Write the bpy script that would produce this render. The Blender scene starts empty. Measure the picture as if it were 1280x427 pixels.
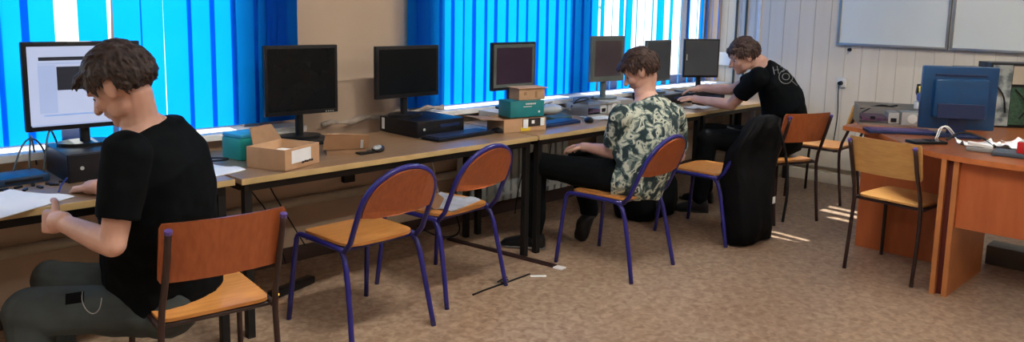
import bpy, bmesh, math, random
from mathutils import Vector, Matrix, noise
random.seed(7)
PI = math.pi
S = 0.5 ** 0.5
V = Vector
sc = bpy.context.scene
COL = sc.collection

# ------------------------------------------------------------------ camera
F_PX, PY_PX, CAM_H = 980.0, 150.0, 1.5
pitch = math.atan((PY_PX - 10.0) / F_PX); roll = math.atan(0.02)
HR = V((S, -S, 0)); HF = V((S, S, 0)); UP = V((0, 0, 1))
FW = HF * math.cos(pitch) - UP * math.sin(pitch)
U0 = HF * math.sin(pitch) + UP * math.cos(pitch)
RT = HR * math.cos(roll) + U0 * math.sin(roll)
U1 = U0 * math.cos(roll) - HR * math.sin(roll)
cd = bpy.data.cameras.new('camera'); cam = bpy.data.objects.new('camera', cd); COL.objects.link(cam)
cd.sensor_width = 36; cd.lens = 36 * F_PX / 1280; cd.shift_y = -63.5 / 1280; cd.clip_start = 0.05
cam.matrix_world = Matrix(((RT.x, U1.x, -FW.x, 0), (RT.y, U1.y, -FW.y, 0), (RT.z, U1.z, -FW.z, CAM_H), (0, 0, 0, 1)))
sc.camera = cam

def at(px, py, d):
    """world point seen at photo pixel (px,py) at horizontal distance d in front of the camera"""
    r = RT * ((px - 640) / F_PX) - U1 * ((py - PY_PX) / F_PX) + FW
    return V((0, 0, CAM_H)) + r * (d / r.dot(HF))
def atz(px, py, z):
    r = RT * ((px - 640) / F_PX) - U1 * ((py - PY_PX) / F_PX) + FW
    return V((0, 0, CAM_H)) + r * ((z - CAM_H) / r.z)

# ------------------------------------------------------------------ light
sc.view_settings.view_transform = 'Standard'; sc.view_settings.look = 'None'
sc.view_settings.gamma = 1; sc.view_settings.use_curve_mapping = False
sc.view_settings.exposure = 0.6
w = bpy.data.worlds.new('sky'); sc.world = w; w.use_nodes = True
w.node_tree.nodes['Background'].inputs[0].default_value = (1.0, 0.985, 0.955, 1)
w.node_tree.nodes['Background'].inputs[1].default_value = 1.5
sd = bpy.data.lights.new('sun', 'SUN'); sun = bpy.data.objects.new('sun', sd); COL.objects.link(sun)
sd.energy = 8.5; sd.angle = 0.006; sd.color = (1.0, 0.97, 0.92)
SUN_DIR = V((-0.06, -0.68, -0.73)).normalized()
sun.location = (3, 12, 9); sun.rotation_euler = SUN_DIR.to_track_quat('-Z', 'Y').to_euler()
def area(name, loc, target, sx, sy, e, col=(1, 1, 1)):
    a = bpy.data.lights.new(name, 'AREA'); a.shape = 'RECTANGLE'; a.size = sx; a.size_y = sy; a.energy = e; a.color = col
    o = bpy.data.objects.new(name, a); COL.objects.link(o); o.location = loc
    o.rotation_euler = (V(target) - V(loc)).to_track_quat('-Z', 'Y').to_euler(); return o
area('sky_light_left_window', (0.8, 6.2, 4.2), (0.8, 4.0, 1.4), 4, 2.5, 60, (0.9, 0.96, 1))
area('sky_light_right_window', (5.0, 6.2, 4.2), (5.0, 4.0, 1.4), 4, 2.5, 60, (0.9, 0.96, 1))

FILL_LAMPS = [(x, y) for x in (-0.9, 1.9, 4.7) for y in (-1.0, 1.6)]  # unseen ceiling lamps, added to light the interior from above
FILL_W = 210

# ------------------------------------------------------------------ materials
MATS = {}
def mat(name, col, rough=0.6, col2=None, scale=8, metal=0, spec=0.5, kind='noise', stretch=None, bump=0, emit=None, es=1, lo=0.35, hi=0.65, detail=4):
    if name in MATS: return MATS[name]
    m = bpy.data.materials.new(name); m.use_nodes = True; nt = m.node_tree; b = nt.nodes['Principled BSDF']
    b.inputs['Roughness'].default_value = rough; b.inputs['Metallic'].default_value = metal
    b.inputs['Specular IOR Level'].default_value = spec
    c2 = col2 or tuple(min(1, c * 0.86) for c in col)
    tc = nt.nodes.new('ShaderNodeTexCoord'); mp = nt.nodes.new('ShaderNodeMapping'); nt.links.new(tc.outputs['Object'], mp.inputs[0])
    if stretch: mp.inputs['Scale'].default_value = stretch
    if kind == 'voronoi':
        n = nt.nodes.new('ShaderNodeTexVoronoi'); n.inputs['Scale'].default_value = scale; out = n.outputs['Distance']
    else:
        n = nt.nodes.new('ShaderNodeTexNoise'); n.inputs['Scale'].default_value = scale; n.inputs['Detail'].default_value = detail; out = n.outputs['Fac']
    nt.links.new(mp.outputs[0], n.inputs['Vector'])
    r = nt.nodes.new('ShaderNodeValToRGB'); r.color_ramp.elements[0].position = lo; r.color_ramp.elements[1].position = hi
    r.color_ramp.elements[0].color = (*c2, 1); r.color_ramp.elements[1].color = (*col, 1)
    nt.links.new(out, r.inputs[0]); nt.links.new(r.outputs[0], b.inputs['Base Color'])
    if bump:
        bp = nt.nodes.new('ShaderNodeBump'); bp.inputs['Strength'].default_value = bump; bp.inputs['Distance'].default_value = 0.01
        nt.links.new(out, bp.inputs['Height']); nt.links.new(bp.outputs[0], b.inputs['Normal'])
    if emit:
        b.inputs['Emission Color'].default_value = (*emit, 1); b.inputs['Emission Strength'].default_value = es
    MATS[name] = m; return m

M = dict(
 wood_top=mat('desk_laminate', (0.42, 0.27, 0.15), 0.32, (0.36, 0.22, 0.12), 6, stretch=(1, 14, 14)),
 trim=mat('desk_edge_band', (0.52, 0.37, 0.17), 0.45),
 black=mat('black_metal', (0.010, 0.010, 0.011), 0.45, spec=0.3),
 blue=mat('blue_tube', (0.020, 0.018, 0.19), 0.28, (0.016, 0.015, 0.15)),
 brown=mat('dark_brown_tube', (0.03, 0.012, 0.012), 0.35),
 purple=mat('violet_cap', (0.10, 0.06, 0.26), 0.5),
 ply=mat('plywood_seat', (0.60, 0.27, 0.075), 0.28, (0.50, 0.20, 0.05), 5, stretch=(2, 14, 14)),
 plyback=mat('plywood_back_red', (0.42, 0.115, 0.035), 0.33, (0.35, 0.09, 0.028), 5, stretch=(14, 14, 2)),
 plypale=mat('plywood_pale', (0.60, 0.33, 0.11), 0.32, (0.52, 0.27, 0.08), 5, stretch=(2, 14, 14)),
 plyedge=mat('plywood_edge', (0.66, 0.42, 0.14), 0.5),
 plastic=mat('black_plastic', (0.009, 0.009, 0.011), 0.4, spec=0.3),
 screen=mat('dark_screen', (0.004, 0.006, 0.008), 0.25, spec=0.2),
 screen2=mat('dull_matte_screen', (0.055, 0.062, 0.072), 0.5),
 greyframe=mat('grey_monitor_frame', (0.10, 0.12, 0.11), 0.5),
 card=mat('cardboard', (0.50, 0.30, 0.17), 0.85, (0.44, 0.26, 0.14), 12),
 cardin=mat('cardboard_dark', (0.34, 0.20, 0.11), 0.9, (0.28, 0.16, 0.09), 12),
 white=mat('white_plastic', (0.78, 0.78, 0.76), 0.5),
 paper=mat('white_paper', (0.80, 0.82, 0.84), 0.8, (0.76, 0.78, 0.82), 10),
 teal=mat('teal_card', (0.015, 0.22, 0.24), 0.5, (0.012, 0.17, 0.19), 6),
 teal2=mat('pale_teal_card', (0.08, 0.45, 0.38), 0.5),
 grey=mat('grey_plastic', (0.25, 0.25, 0.25), 0.5),
 lgrey=mat('light_grey_metal', (0.45, 0.47, 0.47), 0.4),
 steel=mat('steel', (0.45, 0.45, 0.44), 0.3, metal=0.8),
 beige=mat('beige_plastic', (0.45, 0.40, 0.32), 0.5),
 deskred=mat('orange_beech_panel', (0.50, 0.135, 0.04), 0.42, (0.44, 0.11, 0.032), 4, stretch=(6, 6, 1)),
 desktop=mat('orange_beech_top', (0.58, 0.18, 0.055), 0.3, (0.50, 0.15, 0.045), 4, stretch=(1, 6, 6)),
 deskedge=mat('beech_edge', (0.52, 0.19, 0.055), 0.5),
 skin=mat('skin', (0.62, 0.37, 0.285), 0.5, (0.56, 0.31, 0.235), 14),
 hair=mat('brown_hair', (0.045, 0.022, 0.018), 0.6, (0.014, 0.010, 0.010), 60, bump=0.6),
 hair2=mat('reddish_brown_hair', (0.075, 0.034, 0.024), 0.6, (0.022, 0.013, 0.011), 60, bump=0.6),
 tee=mat('black_tee', (0.0035, 0.005, 0.0065), 0.95, (0.0025, 0.0035, 0.005), 6, spec=0.12),
 trousers=mat('grey_trousers', (0.066, 0.084, 0.09), 0.95, (0.045, 0.052, 0.052), 5, spec=0.15),
 blacktr=mat('black_trousers', (0.004, 0.005, 0.006), 0.95, spec=0.12),
 blackcloth=mat('black_nylon', (0.0035, 0.004, 0.005), 0.8, (0.002, 0.002, 0.003), 8, spec=0.15),
 monblue=mat('blue_plastic_shell', (0.006, 0.06, 0.17), 0.3, (0.005, 0.045, 0.13), 3),
 royal=mat('royal_blue_plastic', (0.02, 0.10, 0.5), 0.4),
 yellow=mat('yellow_sticker', (0.7, 0.5, 0.02), 0.6),
 red=mat('red_plastic', (0.60, 0.02, 0.02), 0.45),
 navy=mat('navy_plastic', (0.010, 0.024, 0.085), 0.4),
 kb=mat('keyboard_plastic', (0.02, 0.022, 0.05), 0.4),
 mesh=mat('purple_board', (0.14, 0.05, 0.13), 0.6, (0.03, 0.03, 0.05), 40),
 pcb=mat('green_circuit_board', (0.03, 0.09, 0.05), 0.6, (0.015, 0.04, 0.025), 60),
 pipe=mat('painted_pipe', (0.55, 0.50, 0.40), 0.45),
 rad=mat('radiator_enamel', (0.62, 0.70, 0.72), 0.35),
 sill=mat('sill_white', (0.85, 0.86, 0.84), 0.35),
 alu=mat('aluminium', (0.36, 0.38, 0.38), 0.35, metal=0.6),
 wb=mat('whiteboard_enamel', (0.68, 0.74, 0.73), 0.22, (0.66, 0.72, 0.71), 1),
 socket=mat('socket_white', (0.75, 0.75, 0.72), 0.4),
 leaf=mat('leaves', (0.30, 0.42, 0.14), 0.7, (0.2, 0.32, 0.09), 5),
 bark=mat('bark', (0.15, 0.1, 0.07), 0.9),
 nail=mat('pen_blue', (0.02, 0.05, 0.3), 0.4),
)
# camo shirt
def camo():
    m = bpy.data.materials.new('floral_camouflage_cotton'); m.use_nodes = True; nt = m.node_tree; b = nt.nodes['Principled BSDF']
    b.inputs['Roughness'].default_value = 0.9
    tc = nt.nodes.new('ShaderNodeTexCoord'); n = nt.nodes.new('ShaderNodeTexNoise'); n.inputs['Scale'].default_value = 19; n.inputs['Detail'].default_value = 5; n.inputs['Distortion'].default_value = 0.7
    nt.links.new(tc.outputs['Object'], n.inputs['Vector'])
    r = nt.nodes.new('ShaderNodeValToRGB'); cr = r.color_ramp; cr.interpolation = 'CONSTANT'
    cr.elements[0].position = 0; cr.elements[0].color = (0.012, 0.03, 0.036, 1)
    cr.elements[1].position = 0.455; cr.elements[1].color = (0.06, 0.10, 0.10, 1)
    e = cr.elements.new(0.50); e.color = (0.22, 0.27, 0.24, 1)
    e = cr.elements.new(0.545); e.color = (0.50, 0.54, 0.45, 1)
    e = cr.elements.new(0.63); e.color = (0.03, 0.06, 0.065, 1)
    nt.links.new(n.outputs['Fac'], r.inputs[0]); nt.links.new(r.outputs[0], b.inputs['Base Color']); return m
M['camo'] = camo()
# translucent blind fabric
def fabric():
    m = bpy.data.materials.new('blue_blind_fabric'); m.use_nodes = True; nt = m.node_tree; nt.nodes.clear()
    o = nt.nodes.new('ShaderNodeOutputMaterial'); mx = nt.nodes.new('ShaderNodeMixShader'); d = nt.nodes.new('ShaderNodeBsdfDiffuse'); t = nt.nodes.new('ShaderNodeBsdfTranslucent')
    tc = nt.nodes.new('ShaderNodeTexCoord'); n = nt.nodes.new('ShaderNodeTexNoise'); n.inputs['Scale'].default_value = 3
    nt.links.new(tc.outputs['Object'], n.inputs['Vector'])
    r = nt.nodes.new('ShaderNodeValToRGB'); r.color_ramp.elements[0].color = (0.0, 0.26, 0.80, 1); r.color_ramp.elements[1].color = (0.004, 0.32, 0.90, 1)
    nt.links.new(n.outputs['Fac'], r.inputs[0]); nt.links.new(r.outputs[0], t.inputs[0])
    d.inputs[0].default_value = (0.005, 0.09, 0.50, 1); mx.inputs[0].default_value = 0.55
    nt.links.new(d.outputs[0], mx.inputs[1]); nt.links.new(t.outputs[0], mx.inputs[2]); nt.links.new(mx.outputs[0], o.inputs[0]); return m
M['fabric'] = fabric()
def glass():
    m = bpy.data.materials.new('window_glass'); m.use_nodes = True; nt = m.node_tree; nt.nodes.clear()
    o = nt.nodes.new('ShaderNodeOutputMaterial'); mx = nt.nodes.new('ShaderNodeMixShader'); g = nt.nodes.new('ShaderNodeBsdfGlossy'); t = nt.nodes.new('ShaderNodeBsdfTransparent')
    g.inputs['Roughness'].default_value = 0.02; mx.inputs[0].default_value = 0.06; t.inputs[0].default_value = (0.96, 0.98, 0.98, 1)
    nt.links.new(t.outputs[0], mx.inputs[1]); nt.links.new(g.outputs[0], mx.inputs[2]); nt.links.new(mx.outputs[0], o.inputs[0]); return m
M['glass'] = glass()
# floor: mottled brown linoleum
def floor_mat():
    m = bpy.data.materials.new('mottled_linoleum'); m.use_nodes = True; nt = m.node_tree; b = nt.nodes['Principled BSDF']
    b.inputs['Roughness'].default_value = 0.42; b.inputs['Specular IOR Level'].default_value = 0.5
    tc = nt.nodes.new('ShaderNodeTexCoord')
    def nz(s, d):
        n = nt.nodes.new('ShaderNodeTexNoise'); n.inputs['Scale'].default_value = s; n.inputs['Detail'].default_value = d; n.inputs['Distortion'].default_value = 0.8
        nt.links.new(tc.outputs['Object'], n.inputs['Vector']); return n
    a = nz(26, 7); c = nz(0.9, 2)
    r = nt.nodes.new('ShaderNodeValToRGB'); r.color_ramp.elements[0].position = 0.33; r.color_ramp.elements[1].position = 0.66
    r.color_ramp.elements[0].color = (0.27, 0.175, 0.115, 1); r.color_ramp.elements[1].color = (0.46, 0.345, 0.25, 1)
    r2 = nt.nodes.new('ShaderNodeValToRGB'); r2.color_ramp.elements[0].color = (0.92, 0.86, 0.82, 1); r2.color_ramp.elements[1].color = (1, 1, 1, 1)
    r2.color_ramp.elements[0].position = 0.35; r2.color_ramp.elements[1].position = 0.65
    mx = nt.nodes.new('ShaderNodeMix'); mx.data_type = 'RGBA'; mx.blend_type = 'MULTIPLY'; mx.inputs[0].default_value = 1
    nt.links.new(a.outputs['Fac'], r.inputs[0]); nt.links.new(c.outputs['Fac'], r2.inputs[0])
    nt.links.new(r.outputs[0], mx.inputs[6]); nt.links.new(r2.outputs[0], mx.inputs[7]); nt.links.new(mx.outputs[2], b.inputs['Base Color'])
    return m
M['floor'] = floor_mat()
M['wallbeige'] = mat('beige_plaster', (0.53, 0.405, 0.30), 0.85, (0.50, 0.38, 0.28), 3)
M['wallpale'] = mat('pale_panelling', (0.68, 0.63, 0.53), 0.6, (0.65, 0.595, 0.495), 2, stretch=(1, 5, 0.4))
M['ceil'] = mat('ceiling_white', (0.7, 0.7, 0.68), 0.9)
M['ground'] = mat('outside_ground', (0.5, 0.5, 0.42), 0.9)

# ------------------------------------------------------------------ mesh helpers
def RZ(a): return Matrix.Rotation(a, 4, 'Z')
def box(bm, c, s, rot=None, bev=0.0, mi=0, segs=2):
    r = bmesh.ops.create_cube(bm, size=1); vs = r['verts']
    bmesh.ops.scale(bm, vec=V(s), verts=vs)
    if bev:
        es = list({e for v in vs for e in v.link_edges})
        rb = bmesh.ops.bevel(bm, geom=es, offset=bev, segments=segs, affect='EDGES', profile=0.6)
        vs = list({v for v in rb['verts']} | {v for v in vs if v.is_valid})
    mt = Matrix.Translation(V(c)) @ (rot.to_4x4() if rot else Matrix())
    bmesh.ops.transform(bm, matrix=mt, verts=vs)
    if mi:
        for f in {f for v in vs for f in v.link_faces}: f.material_index = mi
    return vs
def frame(t):
    t = t.normalized(); a = V((0, 0, 1)) if abs(t.z) < 0.9 else V((1, 0, 0))
    x = t.cross(a).normalized(); return x, t.cross(x).normalized()
def ringloft(bm, rings, closed=True, mi=0):
    prev = None; L = []
    for r in rings: L.append([bm.verts.new(p) for p in r])
    fs = []
    for a, b in zip(L, L[1:]):
        n = len(a)
        for i in range(n):
            fs.append(bm.faces.new((a[i], a[(i + 1) % n], b[(i + 1) % n], b[i])))
    if closed: fs.append(bm.faces.new(L[0][::-1])); fs.append(bm.faces.new(L[-1]))
    for f in fs: f.material_index = mi
    return L
def tube(bm, pts, r, seg=10, mi=0, smooth=0):
    pts = [V(p) for p in pts]
    for _ in range(smooth):
        q = [pts[0]]
        for a, b in zip(pts, pts[1:]): q += [a.lerp(b, 0.25), a.lerp(b, 0.75)]
        pts = q + [pts[-1]]
    rs = r if isinstance(r, (list, tuple)) else [r] * len(pts)
    if len(rs) != len(pts): rs = [rs[0]] * len(pts)
    t0 = (pts[1] - pts[0]).normalized(); x, y = frame(t0); rings = []
    for i, p in enumerate(pts):
        t = (pts[min(i + 1, len(pts) - 1)] - pts[max(i - 1, 0)]).normalized()
        x = (x - t * x.dot(t)).normalized(); y = t.cross(x)
        rings.append([p + (x * math.cos(2 * PI * k / seg) + y * math.sin(2 * PI * k / seg)) * rs[i] for k in range(seg)])
    ringloft(bm, rings, mi=mi)
def capsule(bm, p0, p1, r0, r1, seg=14, sx=1.0, lat=None):
    p0, p1 = V(p0), V(p1); t = (p1 - p0); L = t.length; t = t.normalized() if L > 1e-6 else V((0, 0, 1))
    if lat is not None:
        x = (lat - t * lat.dot(t)).normalized(); y = t.cross(x)
    else: x, y = frame(t)
    rings = []
    for a in (-80, -60, -35, -12): 
        a = math.radians(a); c = p0 + t * r0 * math.sin(a); rr = r0 * math.cos(a); rings.append((c, rr))
    rings.append((p0, r0)); rings.append((p1, r1))
    for a in (12, 35, 60, 80):
        a = math.radians(a); c = p1 + t * r1 * math.sin(a); rr = r1 * math.cos(a); rings.append((c, rr))
    ringloft(bm, [[c + (x * math.cos(2 * PI * k / seg) * sx + y * math.sin(2 * PI * k / seg)) * rr for k in range(seg)] for c, rr in rings])
def ell(bm, c, r, rot=None, sub=3):
    q = bmesh.ops.create_icosphere(bm, subdivisions=sub, radius=1)['verts']
    bmesh.ops.scale(bm, vec=V(r), verts=q)
    bmesh.ops.transform(bm, matrix=Matrix.Translation(V(c)) @ (rot.to_4x4() if rot else Matrix()), verts=q)
def prism(bm, poly, z0, z1, mtx=None, bev=0):
    a = [bm.verts.new(V((x, y, z0))) for x, y in poly]; b = [bm.verts.new(V((x, y, z1))) for x, y in poly]
    n = len(poly); f = [bm.faces.new(a[::-1]), bm.faces.new(b)]
    for i in range(n): f.append(bm.faces.new((a[i], a[(i + 1) % n], b[(i + 1) % n], b[i])))
    if mtx is not None: bmesh.ops.transform(bm, matrix=mtx, verts=a + b)
    return f
def obj(name, bm, mats, parent=None, smooth=None, loc=None):
    me = bpy.data.meshes.new(name)
    if isinstance(bm, bpy.types.Mesh): me = bm
    else:
        bmesh.ops.recalc_face_normals(bm, faces=bm.faces[:]); bm.to_mesh(me); bm.free()
    if not isinstance(mats, (list, tuple)): mats = [mats]
    me.materials.clear()
    for m_ in mats: me.materials.append(M[m_] if isinstance(m_, str) else m_)
    if smooth is not None:
        for p in me.polygons: p.use_smooth = True
        if smooth < 180:
            try: me.set_sharp_from_angle(angle=math.radians(smooth))
            except Exception: pass
    o = bpy.data.objects.new(name, me); COL.objects.link(o)
    if parent is not None: o.parent = parent
    return o
def thing(name, label, cat, loc=(0, 0, 0), rz=0, group=None):
    o = bpy.data.objects.new(name, None); COL.objects.link(o); o.empty_display_size = 0.1
    o.location = loc; o.rotation_euler = (0, 0, rz); o['label'] = label; o['category'] = cat
    if group: o['group'] = group
    return o
def tag(o, label, cat, group=None, loc=None):
    o['label'] = label; o['category'] = cat
    if group: o['group'] = group
    if loc is not None: o.location = loc
    return o
def struct(name, bm, m, label, cat='room'):
    o = obj(name, bm, m); o['kind'] = 'structure'; o['label'] = label; o['category'] = cat; return o
def B(): return bmesh.new()
def bxs(*args, **k):
    bm = B()
    for a in args: box(bm, *a[:2], **(a[2] if len(a) > 2 else {}), **k)
    return bm
def span(bm, x0, x1, y0, y1, z0, z1, **k): return box(bm, ((x0 + x1) / 2, (y0 + y1) / 2, (z0 + z1) / 2), (x1 - x0, y1 - y0, z1 - z0), **k)
def dup(root, loc, rz, label, group=None):
    r = root.copy(); COL.objects.link(r); r.location = loc; r.rotation_euler = (0, 0, rz); r['label'] = label
    if group: r['group'] = group
    for ch in list(root.children):
        c = ch.copy(); COL.objects.link(c); c.parent = r
        for g in list(ch.children):
            d = g.copy(); COL.objects.link(d); d.parent = c
    return r

# ------------------------------------------------------------------ room
WV = 4.05      # inner face of window wall (y)
WU = 6.93      # inner face of board wall (x)
ZT = 2.25      # head of window glass
bm = B(); span(bm, -3, 7.2, -2.5, 4.3, -0.1, 0); struct('floor', bm, 'floor', 'brown mottled linoleum floor of the computer classroom', 'floor')
bm = B(); span(bm, -3, 7.2, -2.5, 4.4, 3.1, 3.2); struct('ceiling', bm, 'ceil', 'plain white classroom ceiling', 'ceiling')
bm = B()
span(bm, -3, 7.1, WV, 4.25, 0, 0.79); span(bm, -3, 7.1, WV, 4.25, ZT, 3.1)
span(bm, -3, -1.0, WV, 4.25, 0.79, ZT); span(bm, 1.97, 3.30, WV, 4.25, 0.79, ZT); span(bm, 6.86, 7.1, WV, 4.25, 0.79, ZT)
struct('wall_back', bm, 'wallbeige', 'beige plastered window wall behind the row of computers', 'wall')
bm = B(); span(bm, WU, WU + 0.15, -2.5, WV + 0.0, 0, 3.1)
o = struct('wall_right', bm, 'wallpale', 'pale panelled wall carrying the whiteboards', 'wall')
bm = B()   # vertical joints of the panelling
y = 3.98
while y > -0.5:
    span(bm, WU - 0.004, WU + 0.002, y - 0.002, y + 0.002, 0.33, 3.05); y -= 0.145
struct('trim_1', bm, mat('panel_joint', (0.56, 0.51, 0.44), 0.7), 'thin vertical joints of the panelling', 'panelling')
bm = B(); span(bm, WU - 0.05, WU, -2.4, 4.0, 0.0, 0.10, bev=0.006); span(bm, WU - 0.035, WU, -2.4, 4.0, 0.14, 0.32, bev=0.006)
struct('baseboard_right', bm, 'wallpale', 'pale double baseboard trunking along the whiteboard wall', 'baseboard')
bm = B(); span(bm, -3, 6.9, WV - 0.02, WV, 0.0, 0.09, bev=0.004)
struct('baseboard_back', bm, mat('dark_base', (0.06, 0.035, 0.03), 0.6), 'dark baseboard below the windows', 'baseboard')
bm = B(); span(bm, -1.05, 2.27, 3.90, 4.22, 0.79, 0.825, bev=0.006); span(bm, 3.02, 6.9, 3.90, 4.22, 0.79, 0.825, bev=0.006)
struct('trim_2', bm, 'sill', 'white window sills', 'sill')
def window(n, x0, x1, mull):
    bm = B(); y0, y1 = 4.16, 4.22
    span(bm, x0, x1, y0, y1, 0.825, 0.905); span(bm, x0, x1, y0, y1, ZT - 0.06, ZT)
    span(bm, x0, x0 + 0.06, y0, y1, 0.905, ZT - 0.06); span(bm, x1 - 0.06, x1, y0, y1, 0.905, ZT - 0.06)
    for a, b in mull: span(bm, a, b, y0, y1, 0.905, ZT - 0.06)
    o = struct('window_%d' % n, bm, mat('window_frame_paint', (0.16, 0.17, 0.22), 0.5), 'wide framed classroom window', 'window')
    bm = B(); span(bm, x0 + 0.03, x1 - 0.03, 4.185, 4.189, 0.88, ZT - 0.03)
    obj('pane', bm, 'glass', o)
window(1, -1.0, 1.97, [(0.35, 0.43)])
window(2, 3.30, 6.86, [(4.62, 4.86), (6.48, 6.54)])
bm = B(); span(bm, -30, 40, 4.6, 60, -1.2, -1.1); struct('ground_outside', bm, 'ground', 'bright ground outside the windows', 'ground')

bm = B(); span(bm, -3.15, -3, -2.5, 4.3, 0, 3.1); struct('wall_left', bm, 'wallbeige', 'beige side wall out of the picture', 'wall')
bm = B(); span(bm, -3, 7.1, -2.65, -2.5, 0, 3.1); struct('wall_front', bm, 'wallbeige', 'beige wall behind the photographer', 'wall')
for i, (x, y) in enumerate(FILL_LAMPS):
    t = thing('added_fill_lamp', 'added unseen ceiling lamp that fills the classroom with light', 'lamp', (x, y, 3.02), 0, 'added unseen fill lamps under the ceiling')  # added fixture out of view, brightens floor and walls
    bm = B(); box(bm, (0, 0, 0.045), (1.3, 0.22, 0.07), bev=0.01); obj('housing', bm, 'white', t, 40)
    a = area('added_fill_light', (x, y, 3.03), (x, y, 0), 1.24, 0.18, FILL_W * (0.45 if x < 0 else 1.0), (1.0, 0.95, 0.86)); 
# vertical blinds -----------------------------------------------------------
def blind(name, label, slats, xa, xb):
    t = thing(name, label, 'blind', ((xa + xb) / 2, 3.985, 0.85), 0, 'blue vertical blinds at the windows')
    cx = (xa + xb) / 2
    bm = B(); span(bm, xa - cx, xb - cx, -0.02, 0.02, 2.30 - 0.85, 2.34 - 0.85, bev=0.004); obj('headrail', bm, 'white', t)
    for i_, (c, wd, tilt) in enumerate(slats):
        if tilt < .11 and c < 4.8 and not 0.9 < c < 1.5: wd += (0.006, 0.02, 0.012, 0.026, 0.008)[i_ % 5]
        bm = B(); n = 5; nz_ = 14
        vs = []
        for j in range(nz_ + 1):
            z = j / nz_ * 1.45; row = []
            for i in range(n + 1):
                s = (i / n - 0.5); bow = 0.004 * (1 - 4 * s * s); sway = 0.003 * math.sin(c * 31 + z * 3)
                lx = s * wd; x = lx * math.cos(tilt) - bow * math.sin(tilt); yy = lx * math.sin(tilt) + bow * math.cos(tilt) + sway
                row.append(bm.verts.new((c - cx + x, yy, z)))
            vs.append(row)
        for j in range(nz_):
            for i in range(n): bm.faces.new((vs[j][i], vs[j][i + 1], vs[j + 1][i + 1], vs[j + 1][i]))
        obj('slat', bm, 'fabric', t, smooth=180)
    return t
random.seed(3)
S1 = []
edges1 = [0.45, 0.56, 0.67, 0.78, 0.864, 0.918, 1.06]
S1 = [(0.30, .13, .1), (0.42, .13, .1), (0.54, .13, .12), (0.66, .13, .1), (0.775, .13, .1), (0.885, .125, .1), (0.985, .135, .05), (1.212, .127, .0),
      (1.365, .13, .02), (1.478, .11, .02), (1.604, .132, .0), (1.722, .125, .03), (1.838, .127, .0), (1.955, .127, .03), (2.07, .12, .1), (2.145, .125, .1), (2.21, .11, .1)]
blind('vertical_blind', 'blue vertical blind behind the lit screen, left of the bare wall strip', S1, 0.2, 2.3)
S2 = [(3.095, .12, .1), (3.17, .12, .12), (3.27, .10, .05), (3.362, .11, .05), (3.457, .11, .0), (3.558, .115, .02), (3.655, .12, .02), (3.757, .115, .02), (3.86, .115, .02), (3.965, .12, .0),
      (4.07, .115, .02), (4.175, .12, .0), (4.285, .12, .02), (4.39, .12, .02), (4.49, .12, .02), (4.59, .12, .02), (4.69, .12, .02), (4.79, .12, .02), (4.885, .11, .05),
      (4.985, .085, .3), (5.115, .085, .6), (5.24, .115, .3), (5.335, .12, .15), (5.45, .12, .55), (5.56, .12, .6), (5.68, .12, .5), (5.79, .12, .05), (5.955, .10, .3),
      (6.115, .085, .5), (6.26, .115, .5), (6.38, .12, .5), (6.47, .12, .3), (6.56, .12, .6), (6.66, .12, .55), (6.76, .12, .6)]
blind('vertical_blind', 'blue vertical blind with open white gaps, right of the bare wall strip', S2, 3.0, 6.84)

# trees outside
def tree(x, y, z, r, lab):
    t = thing('tree', lab, 'tree', (x, y, -1.1))
    bm = B(); tube(bm, [(0, 0, 0), (0.05, 0, z + 1.1)], [0.14, 0.08]); obj('trunk', bm, 'bark', t)
    bm = B(); rnd = random.Random(int(x * 10))
    for i in range(900):
        a = rnd.uniform(0, 2 * PI); b = rnd.uniform(-1, 1); q = r * rnd.uniform(0.5, 1)
        c = V((q * math.sqrt(1 - b * b) * math.cos(a), q * math.sqrt(1 - b * b) * math.sin(a), z + 1.1 + q * b))
        n = V((rnd.uniform(-1, 1), rnd.uniform(-1, 1), rnd.uniform(-1, 1))).normalized(); u, v = frame(n); s = rnd.uniform(.05, .11)
        f = [bm.verts.new(c + u * s), bm.verts.new(c + v * s * .5), bm.verts.new(c - u * s), bm.verts.new(c - v * s * .5)]; bm.faces.new(f)
    o = obj('crown', bm, 'leaf', t); return t
tree(3.15, 9.5, 2.55, 1.0, 'leafy tree seen through the narrow gap of the left blind')
tree(11.5, 10.0, 2.6, 1.4, 'leafy tree outside behind the open far blind')

# radiators and pipes under the windows --------------------------------------
def radiator(x0, x1, lab):
    t = thing('radiator', lab, 'radiator', ((x0 + x1) / 2, 3.95, 0.13), 0)
    L = x1 - x0; bm = B(); n = int(L / 0.075)
    for i in range(n):
        x = -L / 2 + (i + 0.5) * L / n; box(bm, (x, 0, 0.28), (L / n * 0.78, 0.07, 0.56), bev=0.012)
    obj('panel', bm, 'rad', t, 40)
    bm = B(); tube(bm, [(-L / 2, -0.02, 0.52), (L / 2, -0.02, 0.52)], 0.016); tube(bm, [(-L / 2, -0.02, 0.05), (L / 2, -0.02, 0.05)], 0.016); obj('pipe', bm, 'rad', t, 60)
radiator(3.45, 4.55, 'pale enamelled radiator below the sill behind the teal box desk')
radiator(4.95, 6.2, 'pale enamelled radiator below the sill, nearest the room corner')
bm = B(); tube(bm, [(-1, 4.02, 0.60), (6.8, 4.02, 0.60)], 0.022); tag(obj('heating_pipe', bm, 'pipe', smooth=60), 'upper painted heating pipe along the window wall', 'pipe')
bm = B(); tube(bm, [(-1, 4.02, 0.36), (6.8, 4.02, 0.36)], 0.026); tag(obj('heating_pipe', bm, 'pipe', smooth=60), 'lower painted heating pipe along the window wall', 'pipe')
bm = B(); box(bm, (2.62, WV - 0.02, 0.47), (0.08, 0.04, 0.09), bev=0.008); tag(obj('wall_socket', bm, 'plastic', smooth=40), 'small black socket low on the window wall under the desk', 'socket')
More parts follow.
